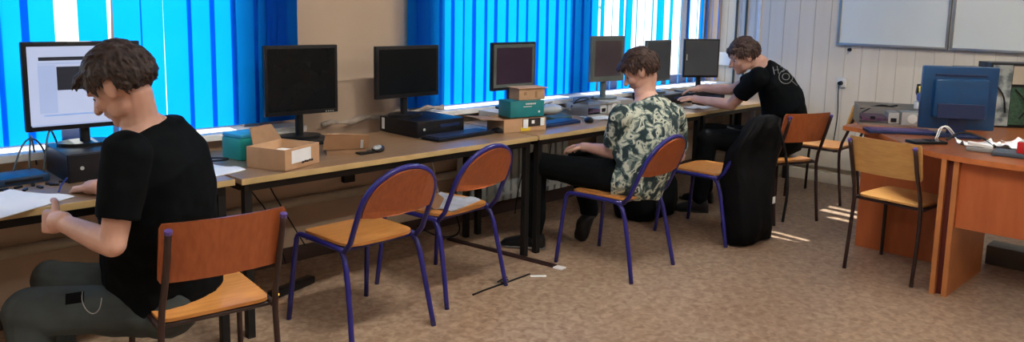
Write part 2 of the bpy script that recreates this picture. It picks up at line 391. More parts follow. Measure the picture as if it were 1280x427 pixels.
# draped grey film between wall and desk under bare wall strip
bm = B(); rings = []
for i in range(15):
    x = 2.42 + i * 0.065; zz = 0.80 + 0.045 * (i / 14) + 0.01 * math.sin(i * 1.7); r = 0.016 + 0.007 * math.sin(i * 2.3) + 0.004 * math.sin(i * 5.1)
    rings.append([V((x, 3.99 + r * math.cos(k * PI / 5), zz + r * 1.0 * math.sin(k * PI / 5))) for k in range(10)])
ringloft(bm, rings); tag(obj('foil_wrapped_pipe', bm, mat('grey_foil', (0.42, 0.36, 0.30), 0.5, (0.3, 0.25, 0.21), 20), smooth=180), 'crumpled greyish wrapped pipe running along the bare wall strip', 'pipe')

# ------------------------------------------------------------------ desks
def desk(x0, x1, yf, yb, h, lab):
    L = x1 - x0; D = yb - yf; t = thing('computer_desk', lab, 'desk', ((x0 + x1) / 2, (yf + yb) / 2, 0), 0, None)
    bm = B(); box(bm, (0, 0.002, h - 0.0125), (L, D - 0.004, 0.025), bev=0.002); obj('tabletop', bm, 'wood_top', t)
    bm = B(); box(bm, (0, -D / 2 - 0.0, h - 0.0135), (L, 0.006, 0.027), bev=0.002); obj('edge_band', bm, 'trim', t)
    bm = B(); box(bm, (0, -D / 2 + 0.045, h - 0.045), (L - 0.1, 0.03, 0.04)); box(bm, (0, D / 2 - 0.10, h - 0.045), (L - 0.1, 0.03, 0.04))
    for sx in (-1, 1): box(bm, (sx * (L / 2 - 0.04), -0.03, h - 0.045), (0.035, D - 0.2, 0.04))
    obj('apron', bm, 'black', t)
    for sx in (-1, 1):
        for yy in (-D / 2 + 0.05, D / 2 - 0.13):
            bm = B(); box(bm, (sx * (L / 2 - 0.045), yy, (h - 0.03) / 2), (0.036, 0.036, h - 0.03), bev=0.003); obj('leg', bm, 'black', t)
    return t
YF = 3.165
desk(-0.37, 1.50, YF + 0.02, 3.90, 0.745, 'black framed computer desk at the left under the lit screen')
desk(1.52, 3.385, YF, 3.88, 0.745, 'black framed computer desk under the two dark screens and the cardboard box')
desk(3.40, 5.27, YF, 3.88, 0.745, 'black framed computer desk before the person in the patterned shirt')
desk(5.29, 6.85, YF + 0.02, 3.88, 0.745, 'black framed computer desk in the corner before the person with a logo on the back')

# ------------------------------------------------------------------ chairs
def blue_chair(loc, rz, lab, group=None):
    """faces +y, origin at floor under seat centre-rear edge (y=0 rear edge of seat)"""
    t = thing('school_chair', lab, 'chair', loc, rz)
    bm = B(); n = 9; m_ = 9; g = []
    poly = []
    for k in range(32):
        a = 2 * PI * k / 32; ca, sa = math.cos(a), math.sin(a); e = 0.32
        poly.append((0.195 * math.copysign(abs(ca) ** e, ca), 0.205 + 0.195 * math.copysign(abs(sa) ** e, sa)))
    prism(bm, poly, 0.443, 0.455)
    for v in bm.verts: v.co.z += -0.010 * max(0, (v.co.y - 0.30) / 0.1) + 0.006 * abs(v.co.x / 0.2) ** 2
    obj('seat', bm, ['ply'], t, 40)
    # hoop
    bm = B(); pts = []
    def back(z): return -0.005 - 0.17 * ((z - 0.44) / 0.38) ** 1.0
    pts.append((-0.2, 0.02, 0.435))
    for z in (0.48, 0.54, 0.60): pts.append((-0.2, back(z), z))
    for k in range(13):
        a = PI - PI * k / 12; z = 0.63 + 0.185 * math.sin(a) ** 0.9 if 0 < k < 12 else 0.63; pts.append((0.2 * math.cos(a), back(z), z))
    for z in (0.60, 0.54, 0.48): pts.append((0.2, back(z), z))
    pts.append((0.2, 0.02, 0.435))
    tube(bm, pts, 0.0125, 10); obj('back_hoop', bm, 'blue', t, 180)
    # back panel
    bm = B(); top = []; N = 20
    outer = []
    for k in range(N + 1):
        a = PI - PI * k / N; outer.append((0.188 * math.cos(a), 0.63 + 0.175 * math.sin(a) ** 0.9 if 0 < k < N else 0.63))
    outer += [(0.185, 0.60), (0.12, 0.590), (0.0, 0.586), (-0.12, 0.590), (-0.185, 0.60)]
    fr = [bm.verts.new((x, back(z) + 0.002 - 0.02 * (1 - (x / 0.2) ** 2), z)) for x, z in outer]
    bk = [bm.verts.new((x, back(z) - 0.010 - 0.02 * (1 - (x / 0.2) ** 2), z)) for x, z in outer]
    K = len(outer)
    bm.faces.new(fr).material_index = 0; bm.faces.new(bk[::-1]).material_index = 0
    for k in range(K): bm.faces.new((fr[k], fr[(k + 1) % K], bk[(k + 1) % K], bk[k])).material_index = 1
    obj('backrest', bm, ['plyback', 'plyedge'], t)
    for sx in (-1, 1):
        bm = B(); tube(bm, [(sx * 0.2, 0.02, 0.435), (sx * 0.2, 0.36, 0.435), (sx * 0.2, 0.40, 0.43), (sx * 0.203, 0.417, 0.40), (sx * 0.225, 0.46, 0.0)], 0.0125, 10, smooth=1)
        obj('leg', bm, 'blue', t, 180)
        bm = B(); tube(bm, [(sx * 0.198, 0.05, 0.43), (sx * 0.204, 0.01, 0.39), (sx * 0.213, -0.03, 0.22), (sx * 0.23, -0.075, 0.0)], 0.0125, 10, smooth=1)
        obj('leg', bm, 'blue', t, 180)
    bm = B(); tube(bm, [(-0.2, 0.33, 0.425), (0.2, 0.33, 0.425)], 0.009); obj('crossbar', bm, 'blue', t, 60); bm = B(); tube(bm, [(-0.2, 0.06, 0.425), (0.2, 0.06, 0.425)], 0.009); obj('crossbar', bm, 'blue', t, 60)
    return t
def wood_chair(loc, rz, lab, s=1.0, seatm='ply', backm='plyback'):
    t = thing('school_chair', lab, 'chair', loc, rz)
    bm = B(); poly = []
    for k in range(32):
        a = 2 * PI * k / 32; ca, sa = math.cos(a), math.sin(a); e = 0.22
        poly.append((0.19 * math.copysign(abs(ca) ** e, ca), 0.20 + 0.19 * math.copysign(abs(sa) ** e, sa)))
    prism(bm, poly, 0.44, 0.452); obj('seat', bm, seatm, t, 40)
    bm = B(); n = 16; f = []; b = []
    for j, z in enumerate((0.60, 0.615, 0.795, 0.81)):
        fr, bk = [], []
        for i in range(n + 1):
            x = -0.205 + 0.41 * i / n; inset = 0.008 if j in (0, 3) else 0; x *= (0.205 - inset) / 0.205
            y = -0.03 - 0.09 * (z - 0.45) / 0.35 - 0.028 * (1 - (x / 0.205) ** 2) + 0.028
            fr.append(bm.verts.new((x, y, z))); bk.append(bm.verts.new((x, y - 0.011, z)))
        f.append(fr); b.append(bk)
    for j in range(3):
        for i in range(n):
            bm.faces.new((f[j][i], f[j][i + 1], f[j + 1][i + 1], f[j + 1][i])); bm.faces.new((b[j][i + 1], b[j][i], b[j + 1][i], b[j + 1][i + 1]))
        for i in (0, n): bm.faces.new((f[j][i], b[j][i], b[j + 1][i], f[j + 1][i])).material_index = 1
    for i in range(n):
        for j in (0, 3): bm.faces.new((f[j][i], f[j][i + 1], b[j][i + 1], b[j][i])).material_index = 1
    obj('backrest', bm, [backm, 'plyedge'], t, 40)
    for sx in (-1, 1):
        bm = B(); pts = [(sx * 0.198, -0.055, 0.0), (sx * 0.196, -0.02, 0.30), (sx * 0.192, -0.012, 0.46), (sx * 0.186, -0.075, 0.62), (sx * 0.186, -0.13, 0.785)]
        tube(bm, pts, 0.0115, 8, smooth=1); leg = obj('leg', bm, 'brown', t, 180)
        bm = B(); tube(bm, [(sx * 0.186, -0.1285, 0.782), (sx * 0.186, -0.132, 0.794)], 0.013, 8); obj('cap', bm, 'purple', leg)
        bm = B(); tube(bm, [(sx * 0.192, 0.0, 0.432), (sx * 0.192, 0.36, 0.432), (sx * 0.196, 0.385, 0.40), (sx * 0.205, 0.40, 0.0)], 0.0115, 8, smooth=1); obj('leg', bm, 'brown', t, 180)
    bm = B(); tube(bm, [(-0.192, 0.34, 0.425), (0.192, 0.34, 0.425)], 0.009); obj('crossbar', bm, 'brown', t, 60); bm = B(); tube(bm, [(-0.192, 0.03, 0.425), (0.192, 0.03, 0.425)], 0.009); obj('crossbar', bm, 'brown', t, 60)
    return t
b1 = blue_chair((2.03, 2.83, 0), 0.02, 'empty blue-framed chair in front of the mouse and cardboard flaps, nearest of the blue chairs')
dup(b1, (2.66, 2.97, 0), 0.10, 'empty blue-framed chair with papers on its seat, before the keyboard')
dup(b1, (3.66, 2.565, 0), 0.07, 'blue-framed chair under the person in the patterned shirt')
dup(b1, (4.67, 2.56, 0), 0.05, 'blue-framed chair with black jacket hanging over its back')
wood_chair((1.12, 2.53, 0), -0.12, 'wooden chair with dark posts carrying the person at the lit screen')
wood_chair((5.38, 2.49, 0), -0.38, 'wooden chair with reddish back behind the person with the logo on the shirt')
wood_chair((6.33, 2.50, 0), 0.03, 'empty wooden chair against the panelled wall below the socket', backm='plypale')
wood_chair((4.65, 1.58, 0), math.radians(-97), 'empty pale wooden chair facing the orange desk', seatm='plypale', backm='plypale')

# ------------------------------------------------------------------ orange corner desk
HD = 0.775
dk = thing('teacher_desk', 'orange beech corner desk with rounded top beside the whiteboard wall', 'desk', (5.1, 1.0, 0))
def rel(o, *p): return [(x - o[0], y - o[1]) for x, y in p]
bm = B()
poly = [(4.50, -0.6), (4.50, 0.95), (4.51, 1.15), (4.56, 1.33), (4.68, 1.50), (4.86, 1.66), (5.04, 1.80), (5.14, 1.97), (5.17, 2.08), (6.25, 2.08), (6.25, 1.00), (5.30, 1.00), (5.30, -0.6)]
prism(bm, rel((5.1, 1.0), *poly), HD - 0.028, HD); obj('tabletop', bm, 'desktop', dk)
bm = B(); span(bm, 5.145 - 5.1, 5.168 - 5.1, 1.28 - 1, 1.93 - 1, 0.0, HD - 0.028); obj('side_panel', bm, 'deskred', dk)
bm = B(); span(bm, 4.545 - 5.1, 5.145 - 5.1, 1.265 - 1, 1.290 - 1, 0.0, HD - 0.028); obj('end_panel', bm, ['deskedge'], dk)
bm = B(); span(bm, 4.545 - 5.1, 5.20 - 5.1, 1.205 - 1, 1.230 - 1, 0.0, HD - 0.028); obj('end_panel', bm, ['deskedge'], dk)
bm = B(); span(bm, 4.575 - 5.1, 4.593 - 5.1, -0.5 - 1, 1.205 - 1, 0.385, HD - 0.028); obj('modesty_panel', bm, 'deskred', dk)
bm = B(); span(bm, 4.58 - 5.1, 4.60 - 5.1, 1.2301 - 1, 1.2649 - 1, 0.0, HD - 0.028); obj('gap_shade', bm, mat('dark_red_gap', (0.12, 0.012, 0.008), 0.6), dk)  # dark red strip paints the shade in the gap between the end panels
bm = B(); span(bm, 4.545 - 5.1, 5.20 - 5.1, -0.53 - 1, -0.505 - 1, 0.0, HD - 0.028); obj('end_panel', bm, ['deskedge'], dk)
bm = B(); box(bm, (0, 0, 0.06), (0.16, 0.42, 0.12), bev=0.01); t = obj('floor_power_box', bm, mat('dull_grey_box', (0.10, 0.11, 0.11), 0.5), smooth=40); tag(t, 'low dull grey box on the floor under the orange desk', 'box', loc=(5.45, 1.02, 0))

# things on the orange desk
def monitor_shell(t, wdt, hgt, dep, base_h, shell, screen, sc_in=0.018, inner=None, facing=-1, hole=None):
    """monitor as parts under t, origin at foot; screen faces -y"""
    z0 = base_h; bm = B()
    box(bm, (0, 0.0, z0 + hgt / 2), (wdt, 0.028, hgt), bev=0.006); obj('bezel', bm, shell, t, 40)
    bm = B(); box(bm, (0, 0.030, z0 + hgt / 2), (wdt * 0.62, dep, hgt * 0.62), bev=0.012); obj('back_shell', bm, shell, t, 40)
    bm = B(); b_ = sc_in; box(bm, (0, -0.0145, z0 + hgt / 2 + 0.003), (wdt - 2 * b_, 0.002, hgt - 2 * b_ - 0.006)); s_ = obj('screen', bm, screen, t)
    if inner:
        bm = B(); box(bm, (0, -0.0158, z0 + hgt / 2 + 0.003), (wdt - 2 * b_ - 0.05, 0.001, hgt - 2 * b_ - 0.05)); obj('picture', bm, inner, s_)
    bm = B(); tube(bm, [(0, 0.03, 0.012), (0, 0.035, z0 + hgt * 0.3)], [0.022, 0.022], 12); obj('neck', bm, shell, t, 60)
    bm = B(); poly = [(0.115 * math.cos(a * PI / 12), 0.02 + 0.085 * math.sin(a * PI / 12)) for a in range(24)]; prism(bm, poly, 0.0, 0.014); obj('foot', bm, shell, t, 40)
    return t
# blue-backed monitor seen from behind (screen faces +x)
mb = thing('monitor', 'blue plastic monitor seen from behind on the orange desk', 'monitor', (5.30, 1.45, HD), math.radians(122))
W_, H_ = 0.42, 0.385
bm = B(); box(bm, (0, 0, 0.235), (W_, 0.05, H_ + 0.0), bev=0.012); obj('shell', bm, 'monblue', mb, 40)
bm = B(); box(bm, (0, 0.045, 0.235), (W_ * 0.72, 0.06, H_ * 0.62), bev=0.02); obj('rear_bulge', bm, 'monblue', mb, 40)
bm = B(); box(bm, (-0.0, 0.027, 0.375), (0.29, 0.006, 0.012), bev=0.002); obj('vent_slot', bm, 'navy', mb)
bm = B(); box(bm, (0, 0.077, 0.16), (0.26, 0.01, 0.09), bev=0.004); obj('port_recess', bm, 'navy', mb)
bm = B(); box(bm, (0, -0.026, 0.24), (W_ - 0.04, 0.002, H_ - 0.05)); obj('screen', bm, 'screen', mb)
bm = B(); box(bm, (0, 0.02, 0.09), (0.10, 0.03, 0.18), bev=0.01); obj('neck', bm, 'navy', mb, 40)
bm = B(); box(bm, (0, 0.02, 0.01), (0.24, 0.17, 0.02), bev=0.008); obj('foot', bm, 'navy', mb, 40)
# open desktop case lying flat
def open_case(loc, rz, lab, w_=0.44, d_=0.34, h_=0.115):
    t = thing('computer_case', lab, 'computer', loc, rz)
    bm = B(); e = 0.004
    span(bm, -w_/2, w_/2, -d_/2, d_/2, 0, e); span(bm, -w_/2, w_/2, d_/2 - e, d_/2, e, h_); span(bm, -w_/2, -w_/2 + e, -d_/2, d_/2, e, h_); span(bm, w_/2 - e, w_/2, -d_/2, d_/2, e, h_)
    span(bm, -w_/2, w_/2, -d_/2, -d_/2 + 0.012, h_ - 0.012, h_); span(bm, -w_/2, w_/2, -d_/2, -d_/2 + 0.012, e, 0.016)
    obj('chassis', bm, 'steel', t)
    bm = B(); span(bm, -w_/2 + .02, -0.02, -d_/2 + 0.006, d_/2 - 0.03, 0.03, 0.05); obj('circuit_board', bm, 'mesh', t)
    bm = B(); span(bm, 0.06, 0.19, -d_/2 + 0.004, 0.05, 0.012, 0.098, bev=0.003); p = obj('power_supply', bm, 'lgrey', t)
    bm = B(); tube(bm, [(0.125, -d_/2 + 0.004, 0.055), (0.125, -d_/2 - 0.001, 0.055)], 0.03, 20); obj('fan_grille', bm, 'white', p)
    bm = B(); span(bm, -0.02, 0.045, -d_/2 + 0.004, 0.02, 0.02, 0.09, bev=0.002); obj('drive_cage', bm, 'lgrey', t)
    bm = B(); span(bm, -0.005, 0.03, -d_/2 - 0.0, -d_/2 + 0.01, 0.03, 0.055); obj('connector', bm, 'plastic', t); bm = B(); span(bm, -0.13, -0.10, -d_/2 - 0.0, -d_/2 + 0.02, 0.04, 0.06); obj('connector', bm, 'plastic', t)
    bm = B(); tube(bm, [(-0.19, 0.0, 0.09), (-0.1, -0.05, 0.118), (0.0, 0.02, 0.112), (0.06, 0.05, 0.12)], 0.006, 6, smooth=2); tube(bm, [(-0.16, 0.05, 0.06), (-0.05, 0.08, 0.123), (0.05, -0.01, 0.105)], 0.005, 6, smooth=2); obj('wiring', bm, 'plastic', t, 180)
    return t
c = open_case((5.54, 1.93, HD), math.radians(-62), 'opened steel computer case lying flat at the left end of the orange desk', 0.40, 0.30, 0.125)
# tower
tw = thing('computer_tower', 'tall opened computer tower with silver side at the right edge on the orange desk', 'computer', (5.93, 1.44, HD), math.radians(-52))
bm = B(); span(bm, -0.0, 0.42, 0.0, 0.19, 0, 0.43, bev=0.004); obj('chassis', bm, 'plastic', tw, 40)
bm = B(); span(bm, 0.012, 0.135, -0.006, 0.0, 0.01, 0.415, bev=0.002); obj('side_plate', bm, mat('silver_plate', (0.33, 0.38, 0.38), 0.35, (0.10, 0.13, 0.14), 14, lo=0.42, hi=0.58), tw)
bm = B(); span(bm, 0.14, 0.40, -0.004, 0.0, 0.02, 0.27); obj('board', bm, 'pcb', tw)
bm = B(); span(bm, 0.14, 0.40, -0.006, 0.0, 0.29, 0.41, bev=0.002); obj('drive_bay', bm, 'beige', tw)
bm = B(); tube(bm, [(0.02, -0.01, 0.3), (0.09, -0.02, 0.22), (0.11, -0.012, 0.1)], 0.005, 6, smooth=2); tube(bm, [(0.16, -0.01, 0.26), (0.25, -0.03, 0.15), (0.2, -0.012, 0.06)], 0.005, 6, smooth=2); obj('wiring', bm, 'plastic', tw, 180)
# webcam-like black box behind the monitor
bm = B(); box(bm, (0, 0, 0.20), (0.16, 0.12, 0.40), bev=0.008); tag(obj('loudspeaker', bm, 'plastic', smooth=40), 'black box peeking above the blue monitor back', 'speaker').location = (5.86, 1.56, HD)
sp = bpy.data.objects['loudspeaker']; sp.rotation_euler = (0, 0, math.radians(-50))
bm = B(); box(bm, (0, -0.061, 0.30), (0.13, 0.004, 0.15), bev=0.001); obj('grille', bm, 'grey', sp)
# tape / bottle bits behind
p0 = (5.72, 1.84, HD)
t = thing('spray_bottle', 'blue white bottle with yellow tip standing between opened case and blue monitor', 'bottle', (5.74, 1.80, HD), 0.5)
bm = B(); box(bm, (0, 0, 0.075), (0.13, 0.06, 0.15), bev=0.015); obj('body', bm, 'white', t, 40)
bm = B(); box(bm, (-0.03, 0, 0.18), (0.10, 0.045, 0.055), bev=0.012); obj('collar', bm, 'royal', t, 40)
bm = B(); box(bm, (-0.0, 0, 0.228), (0.02, 0.03, 0.05), Matrix.Rotation(0.5, 3, 'Y'), 0.004); obj('tip', bm, 'yellow', t, 40)
bm = B(); box(bm, (0.045, 0, 0.225), (0.045, 0.04, 0.07), Matrix.Rotation(-0.4, 3, 'Y'), 0.006); obj('trigger', bm, 'plastic', t, 40)
# purple keyboard / folder left of monitor
def keyboard(loc, rz, lab, body='plastic', keys='kb', w_=0.44, d_=0.15, group=None):
    t = thing('keyboard', lab, 'keyboard', loc, rz)
    bm = B(); box(bm, (0, 0, 0.010), (w_, d_, 0.018), bev=0.004); obj('case', bm, body, t, 40)
    bm = B()
    for r in range(6):
        for k in range(20):
            x = -w_ / 2 + 0.014 + (k + 0.5) * (w_ - 0.028) / 20; y = -d_ / 2 + 0.012 + (r + 0.5) * (d_ - 0.024) / 6
            box(bm, (x, y, 0.0215), ((w_ - 0.028) / 20 * 0.84, (d_ - 0.024) / 6 * 0.82, 0.006))
    obj('keys', bm, keys, t); return t
keyboard((5.15, 1.72, HD), math.radians(-52), 'violet tinted keyboard lying across the orange desk behind the pale chair', 'navy', mat('violet_keys', (0.10, 0.06, 0.20), 0.5), 0.40, 0.14)
bm = B(); box(bm, (0, 0, 0.008), (0.20, 0.10, 0.016), bev=0.005); t = tag(obj('tablet', bm, 'plastic', smooth=40), 'small black flat device at the rounded desk corner', 'device', loc=(4.86, 1.47, HD)); t.rotation_euler = (0, 0, math.radians(-38))
bm = B(); box(bm, (0.04, 0, 0.0165), (0.09, 0.08, 0.002)); obj('screen', bm, 'screen', t)
# cables by the monitor
bm = B(); q = atz(1180, 183, HD + 0.01)
for i, (dx, dy) in enumerate([(0, 0), (0.018, 0.006), (0.034, 0.002)]):
    o = V((4.98 + dx, 1.46 - dy, HD + 0.016)); tube(bm, [o, o + V((0.03, -0.002, 0.03)), o + V((0.06, 0.0, 0.06)), o + V((0.12, -0.015, 0.065)), o + V((0.18, -0.04, 0.01))], 0.0035, 6, smooth=2)
tag(obj('cable_bundle', bm, 'white', smooth=180), 'white and dark cables looping in front of the blue monitor back', 'cable')
bm = B(); tube(bm, [(4.99, 1.40, HD + .014), (5.06, 1.36, HD + .06), (5.13, 1.30, HD + .05), (5.10, 1.20, HD + .015), (4.98, 1.15, HD + .012)], 0.0065, 6, smooth=2); tag(obj('cable', bm, 'plastic', smooth=180), 'thick black cable under the blue monitor back', 'cable')
# papers + devices
def sheet(loc, rz, w_, d_, lab, m='paper', name='paper_sheet', h=0.004, curl=0.01, group=None, cat='paper'):
    bm = B(); n = 8; g = []
    for j in range(n + 1):
        g.append([bm.verts.new(((i / n - .5) * w_, (j / n - .5) * d_, h + curl * (abs(i / n - .5) * 2) ** 3 * (0.4 + 0.6 * math.sin(j)) ** 2)) for i in range(n + 1)])
    for j in range(n):
        for i in range(n): bm.faces.new((g[j][i], g[j][i + 1], g[j + 1][i + 1], g[j + 1][i]))
    r = bmesh.ops.extrude_face_region(bm, geom=bm.faces[:]); bmesh.ops.translate(bm, verts=[v for v in r['geom'] if isinstance(v, bmesh.types.BMVert)], vec=(0, 0, -0.003))
    o = obj(name, bm, m, smooth=40); tag(o, lab, cat, group, loc=loc); o.rotation_euler = (0, 0, rz); return o
sheet((5.03, 1.25, HD + .001), -0.9, 0.20, 0.13, 'crumpled white paper in front of the blue monitor back', curl=0.03)
sheet((5.09, 1.06, HD + .012), -0.6, 0.26, 0.18, 'white paper pile beside the red box on the orange desk', curl=0.02)
sheet((5.28, 1.08, HD + .002), -0.2, 0.21, 0.15, 'white sheet farther back below the tower', curl=0.02)
t = thing('hole_punch', 'grey metal desk punch lying before the white papers', 'punch', (4.80, 1.18, HD), -1.3)
bm = B(); box(bm, (0, 0, 0.012), (0.13, 0.06, 0.022), bev=0.006); obj('base', bm, 'grey', t, 40)
bm = B(); box(bm, (0.0, 0, 0.036), (0.12, 0.035, 0.018), Matrix.Rotation(0.12, 3, 'Y'), 0.006); obj('lever', bm, 'white', t, 40)
bm = B(); box(bm, (0, 0, 0.012), (0.24, 0.17, 0.022), bev=0.006); t = tag(obj('notebook', bm, mat('slate_cover', (0.06, 0.08, 0.11), 0.5), smooth=40), 'dark slate notebook under the red box near the desk edge', 'notebook', loc=(4.80, 0.99, HD)); t.rotation_euler = (0, 0, -1.45)
t = thing('red_box', 'red plastic box at the right border of the photo', 'box', (4.80, 0.925, HD + 0.024), -0.1)
bm = B(); box(bm, (0, 0, 0.03), (0.13, 0.13, 0.06), bev=0.006); obj('body', bm, 'red', t, 40)
bm = B(); box(bm, (0, 0.0, 0.064), (0.12, 0.12, 0.008), bev=0.003); obj('lid', bm, 'white', t, 40)

# ------------------------------------------------------------------ board wall
def whiteboard(y0, y1, lab):
    z0, z1 = 1.245, 2.25; t = thing('whiteboard', lab, 'whiteboard', (WU, (y0 + y1) / 2, z0)); L = y1 - y0; H2 = z1 - z0
    bm = B(); box(bm, (-0.012, 0, H2 / 2), (0.018, L - 0.01, H2 - 0.01)); obj('panel', bm, 'wb', t)
    bm = B(); e = 0.022
    box(bm, (-0.017, 0, e / 2 - 0.01), (0.034, L, e), bev=0.003); box(bm, (-0.017, 0, H2 - e / 2 + .01), (0.034, L, e), bev=0.003)
    for s_ in (-1, 1): box(bm, (-0.017, s_ * (L / 2 - 0.01), H2 / 2), (0.034, 0.02, H2), bev=0.003)
    obj('frame', bm, 'alu', t, 40)
    return t
ya = 2.80; 
def wall_y(px, py):
    r = RT * ((px - 640) / F_PX) - U1 * ((py - PY_PX) / F_PX) + FW; k = WU / r.x; return r.y * k, CAM_H + r.z * k
y1_, z1_ = wall_y(1047.5, 52.6); y2_, z2_ = wall_y(1187, 58)
print('WB', y1_, z1_, y2_, z2_, wall_y(1280, 65.6), 'socket', wall_y(1054, 103), 'knob', wall_y(1062, 62), wall_y(922, 20), wall_y(934, 20), wall_y(950, 20))
whiteboard(y2_ + 0.006, y1_, 'left whiteboard on the panelled wall')
whiteboard(0.3, y2_ - 0.006, 'right whiteboard on the panelled wall, above the blue monitor')
sy, sz = wall_y(1053, 103)
t = thing('wall_socket', 'white wall socket with black plug above the empty wooden chair', 'socket', (WU, sy, sz))
bm = B(); box(bm, (-0.01, 0, 0), (0.02, 0.085, 0.085), bev=0.008); obj('plate', bm, 'socket', t, 40)
bm = B(); tube(bm, [(-0.02, 0.005, -0.005), (-0.055, 0.005, -0.005)], [0.02, 0.016], 14); obj('plug', bm, 'plastic', t, 40)
bm = B(); tube(bm, [(WU - 0.05, sy + 0.005, sz - 0.01), (WU - 0.055, sy + 0.01, sz - 0.06), (WU - 0.04, sy + 0.0, sz - 0.3), (WU - 0.05, sy + 0.02, 0.36)], 0.0045, 6, smooth=2); tag(obj('cable', bm, 'plastic', smooth=180), 'thin black cable hanging from the white wall socket', 'cable')
ky, kz = wall_y(1062.5, 62)
bm = B(); tube(bm, [(WU, ky, kz), (WU - 0.03, ky, kz)], [0.016, 0.012], 12); tag(obj('wall_hook', bm, 'plastic', smooth=40), 'tiny dark hook just under the left whiteboard', 'hook')
for px_, lab in ((922, 'left one of the two dark cables running down the wall behind the logo shirt'), (934, 'right one of the two dark cables running down the wall behind the logo shirt')):
    yy, _ = wall_y(px_, 20); bm = B(); tube(bm, [(WU - 0.012, yy, 3.0), (WU - 0.012, yy + .003, 2.0), (WU - 0.012, yy, 0.4)], 0.011, 8); tag(obj('wall_cable', bm, mat('cable_grey', (0.05, 0.07, 0.075), 0.5), smooth=60), lab, 'cable')
yy, _ = wall_y(950, 20); bm = B(); span(bm, WU - 0.02, WU, yy - 0.016, yy + 0.016, 0.33, 3.05, bev=0.003); tag(obj('cable_duct', bm, 'white', smooth=40), 'white vertical cable duct on the panelled wall', 'duct')
yy, zz = wall_y(909, 86); bm = B(); box(bm, (WU - 0.02, yy, 1.05), (0.04, 0.15, 0.13), bev=0.008); tag(obj('junction_box', bm, 'white', smooth=40), 'white box low on the wall between the far screen and the face', 'box')

# ------------------------------------------------------------------ computers on the desk row
ZD = 0.745
def pc_box(loc, rz, lab, w_, d_, h_, m='plastic', strip=None, front=True):
    t = thing('desktop_computer', lab, 'computer', loc, rz)
    bm = B(); box(bm, (0, 0, h_ / 2), (w_, d_, h_), bev=0.004); obj('case', bm, m, t, 40)
    bm = B(); box(bm, (0, -d_ / 2 - 0.003, h_ / 2), (w_ * 0.98, 0.006, h_ * 0.94), bev=0.002); f = obj('front_panel', bm, mat('gloss_front', (0.012, 0.012, 0.015), 0.3, spec=0.3) if m == 'plastic' else m, t, 40)
    bm = B(); box(bm, (w_ * 0.18, -d_ / 2 - 0.007, h_ * 0.62), (w_ * 0.42, 0.003, h_ * 0.2), bev=0.001); obj('drive_slot', bm, 'navy' if m == 'plastic' else 'grey', f)
    bm = B(); tube(bm, [(-w_ * 0.36, -d_ / 2 - 0.006, h_ * 0.5), (-w_ * 0.36, -d_ / 2 - 0.010, h_ * 0.5)], 0.008, 12); obj('power_button', bm, 'lgrey', f)
    if strip:
        bm = B(); box(bm, (-w_ / 2 - 0.001, d_ * 0.40, h_ * 0.55), (0.003, 0.025, h_ * 0.7)); obj('label', bm, 'white', t)
    return t
# lit screen monitor with window layout
lit = mat('lit_screen', (0.12, 0.13, 0.15), 0.4, emit=(0.27, 0.31, 0.44), es=1.0)
m1 = thing('monitor', 'black framed monitor with lit white program window, far left', 'monitor', (1.09, 3.75, ZD + 0.12), -0.02)
monitor_shell(m1, 0.47, 0.38, 0.05, 0.075, 'plastic', lit, 0.02)
scr = [c for c in m1.children if c.name.startswith('screen')][0]
dkm = mat('screen_black_window', (0.01, 0.012, 0.02), 0.4, emit=(0.005, 0.007, 0.012), es=1); blm = mat('screen_blue_lines', (0.2, 0.3, 0.5), 0.4, emit=(0.10, 0.15, 0.30), es=1)
gm = mat('screen_grey_pane', (0.1, 0.12, 0.14), 0.4, emit=(0.21, 0.26, 0.42), es=1)
def onscr(x0, x1, z0, z1, m_, nm, k=0): 
    bm = B(); span(bm, -0.235 + x0 * .47, -0.235 + x1 * .47, -0.0168 - k, -0.0160 - k, 0.075 + z0 * .38, 0.075 + z1 * .38); obj(nm, bm, m_, scr)
onscr(0.13, 0.97, 0.79, 0.83, dkm, 'title_bar'); onscr(0.12, 0.97, 0.75, 0.765, gm, 'menu_line'); onscr(0.12, 0.265, 0.20, 0.74, gm, 'side_pane')
onscr(0.27, 0.90, 0.455, 0.72, dkm, 'video_window'); onscr(0.15, 0.85, 0.165, 0.185, blm, 'status_line'); onscr(0.05, 0.95, 0.055, 0.075, gm, 'task_bar')
pc_box((1.14, 3.70, ZD), -0.02, 'black desktop computer under the lit screen', 0.38, 0.34, 0.12)
m2 = thing('monitor', 'dark wide monitor left of the bare wall strip behind the cardboard', 'monitor', (2.18, 3.80, ZD + 0.03), -0.05); monitor_shell(m2, 0.43, 0.375, 0.05, 0.13, 'plastic', 'screen', 0.018)
for i in range(4):
    bm = B(); box(bm, (0.14 + i * 0.014, -0.0155, 0.139), (0.007, 0.002, 0.006)); obj('brand_letter', bm, 'lgrey', [c for c in m2.children if c.name.startswith('bezel')][0])
bm = B(); box(bm, (0, 0, 0.015), (0.34, 0.18, 0.028), bev=0.006); t = tag(obj('docking_plate', bm, 'plastic', smooth=40), 'flat black device under the dark wide monitor', 'device', loc=(2.16, 3.78, ZD))
m3 = thing('monitor', 'dark monitor standing on the low black computer, right of the bare wall strip', 'monitor', (2.88, 3.78, ZD + 0.095), 0.02); monitor_shell(m3, 0.475, 0.31, 0.05, 0.115, 'plastic', 'screen', 0.02)
t = pc_box((2.945, 3.72, ZD), 0.0, 'low black desktop computer under the second dark monitor', 0.36, 0.36, 0.095, strip=True)
m4 = thing('monitor', 'grey framed monitor with purplish dark picture above the teal box', 'monitor', (3.80, 3.80, ZD + 0.07), 0.0); monitor_shell(m4, 0.42, 0.325, 0.06, 0.13, 'plastic', 'greyframe', 0.014, inner=mat('purple_picture', (0.035, 0.018, 0.04), 0.3))
pc_box((3.74, 3.76, ZD), 0.0, 'beige desktop computer behind the cardboard box and teal box', 0.38, 0.22, 0.07, 'beige')
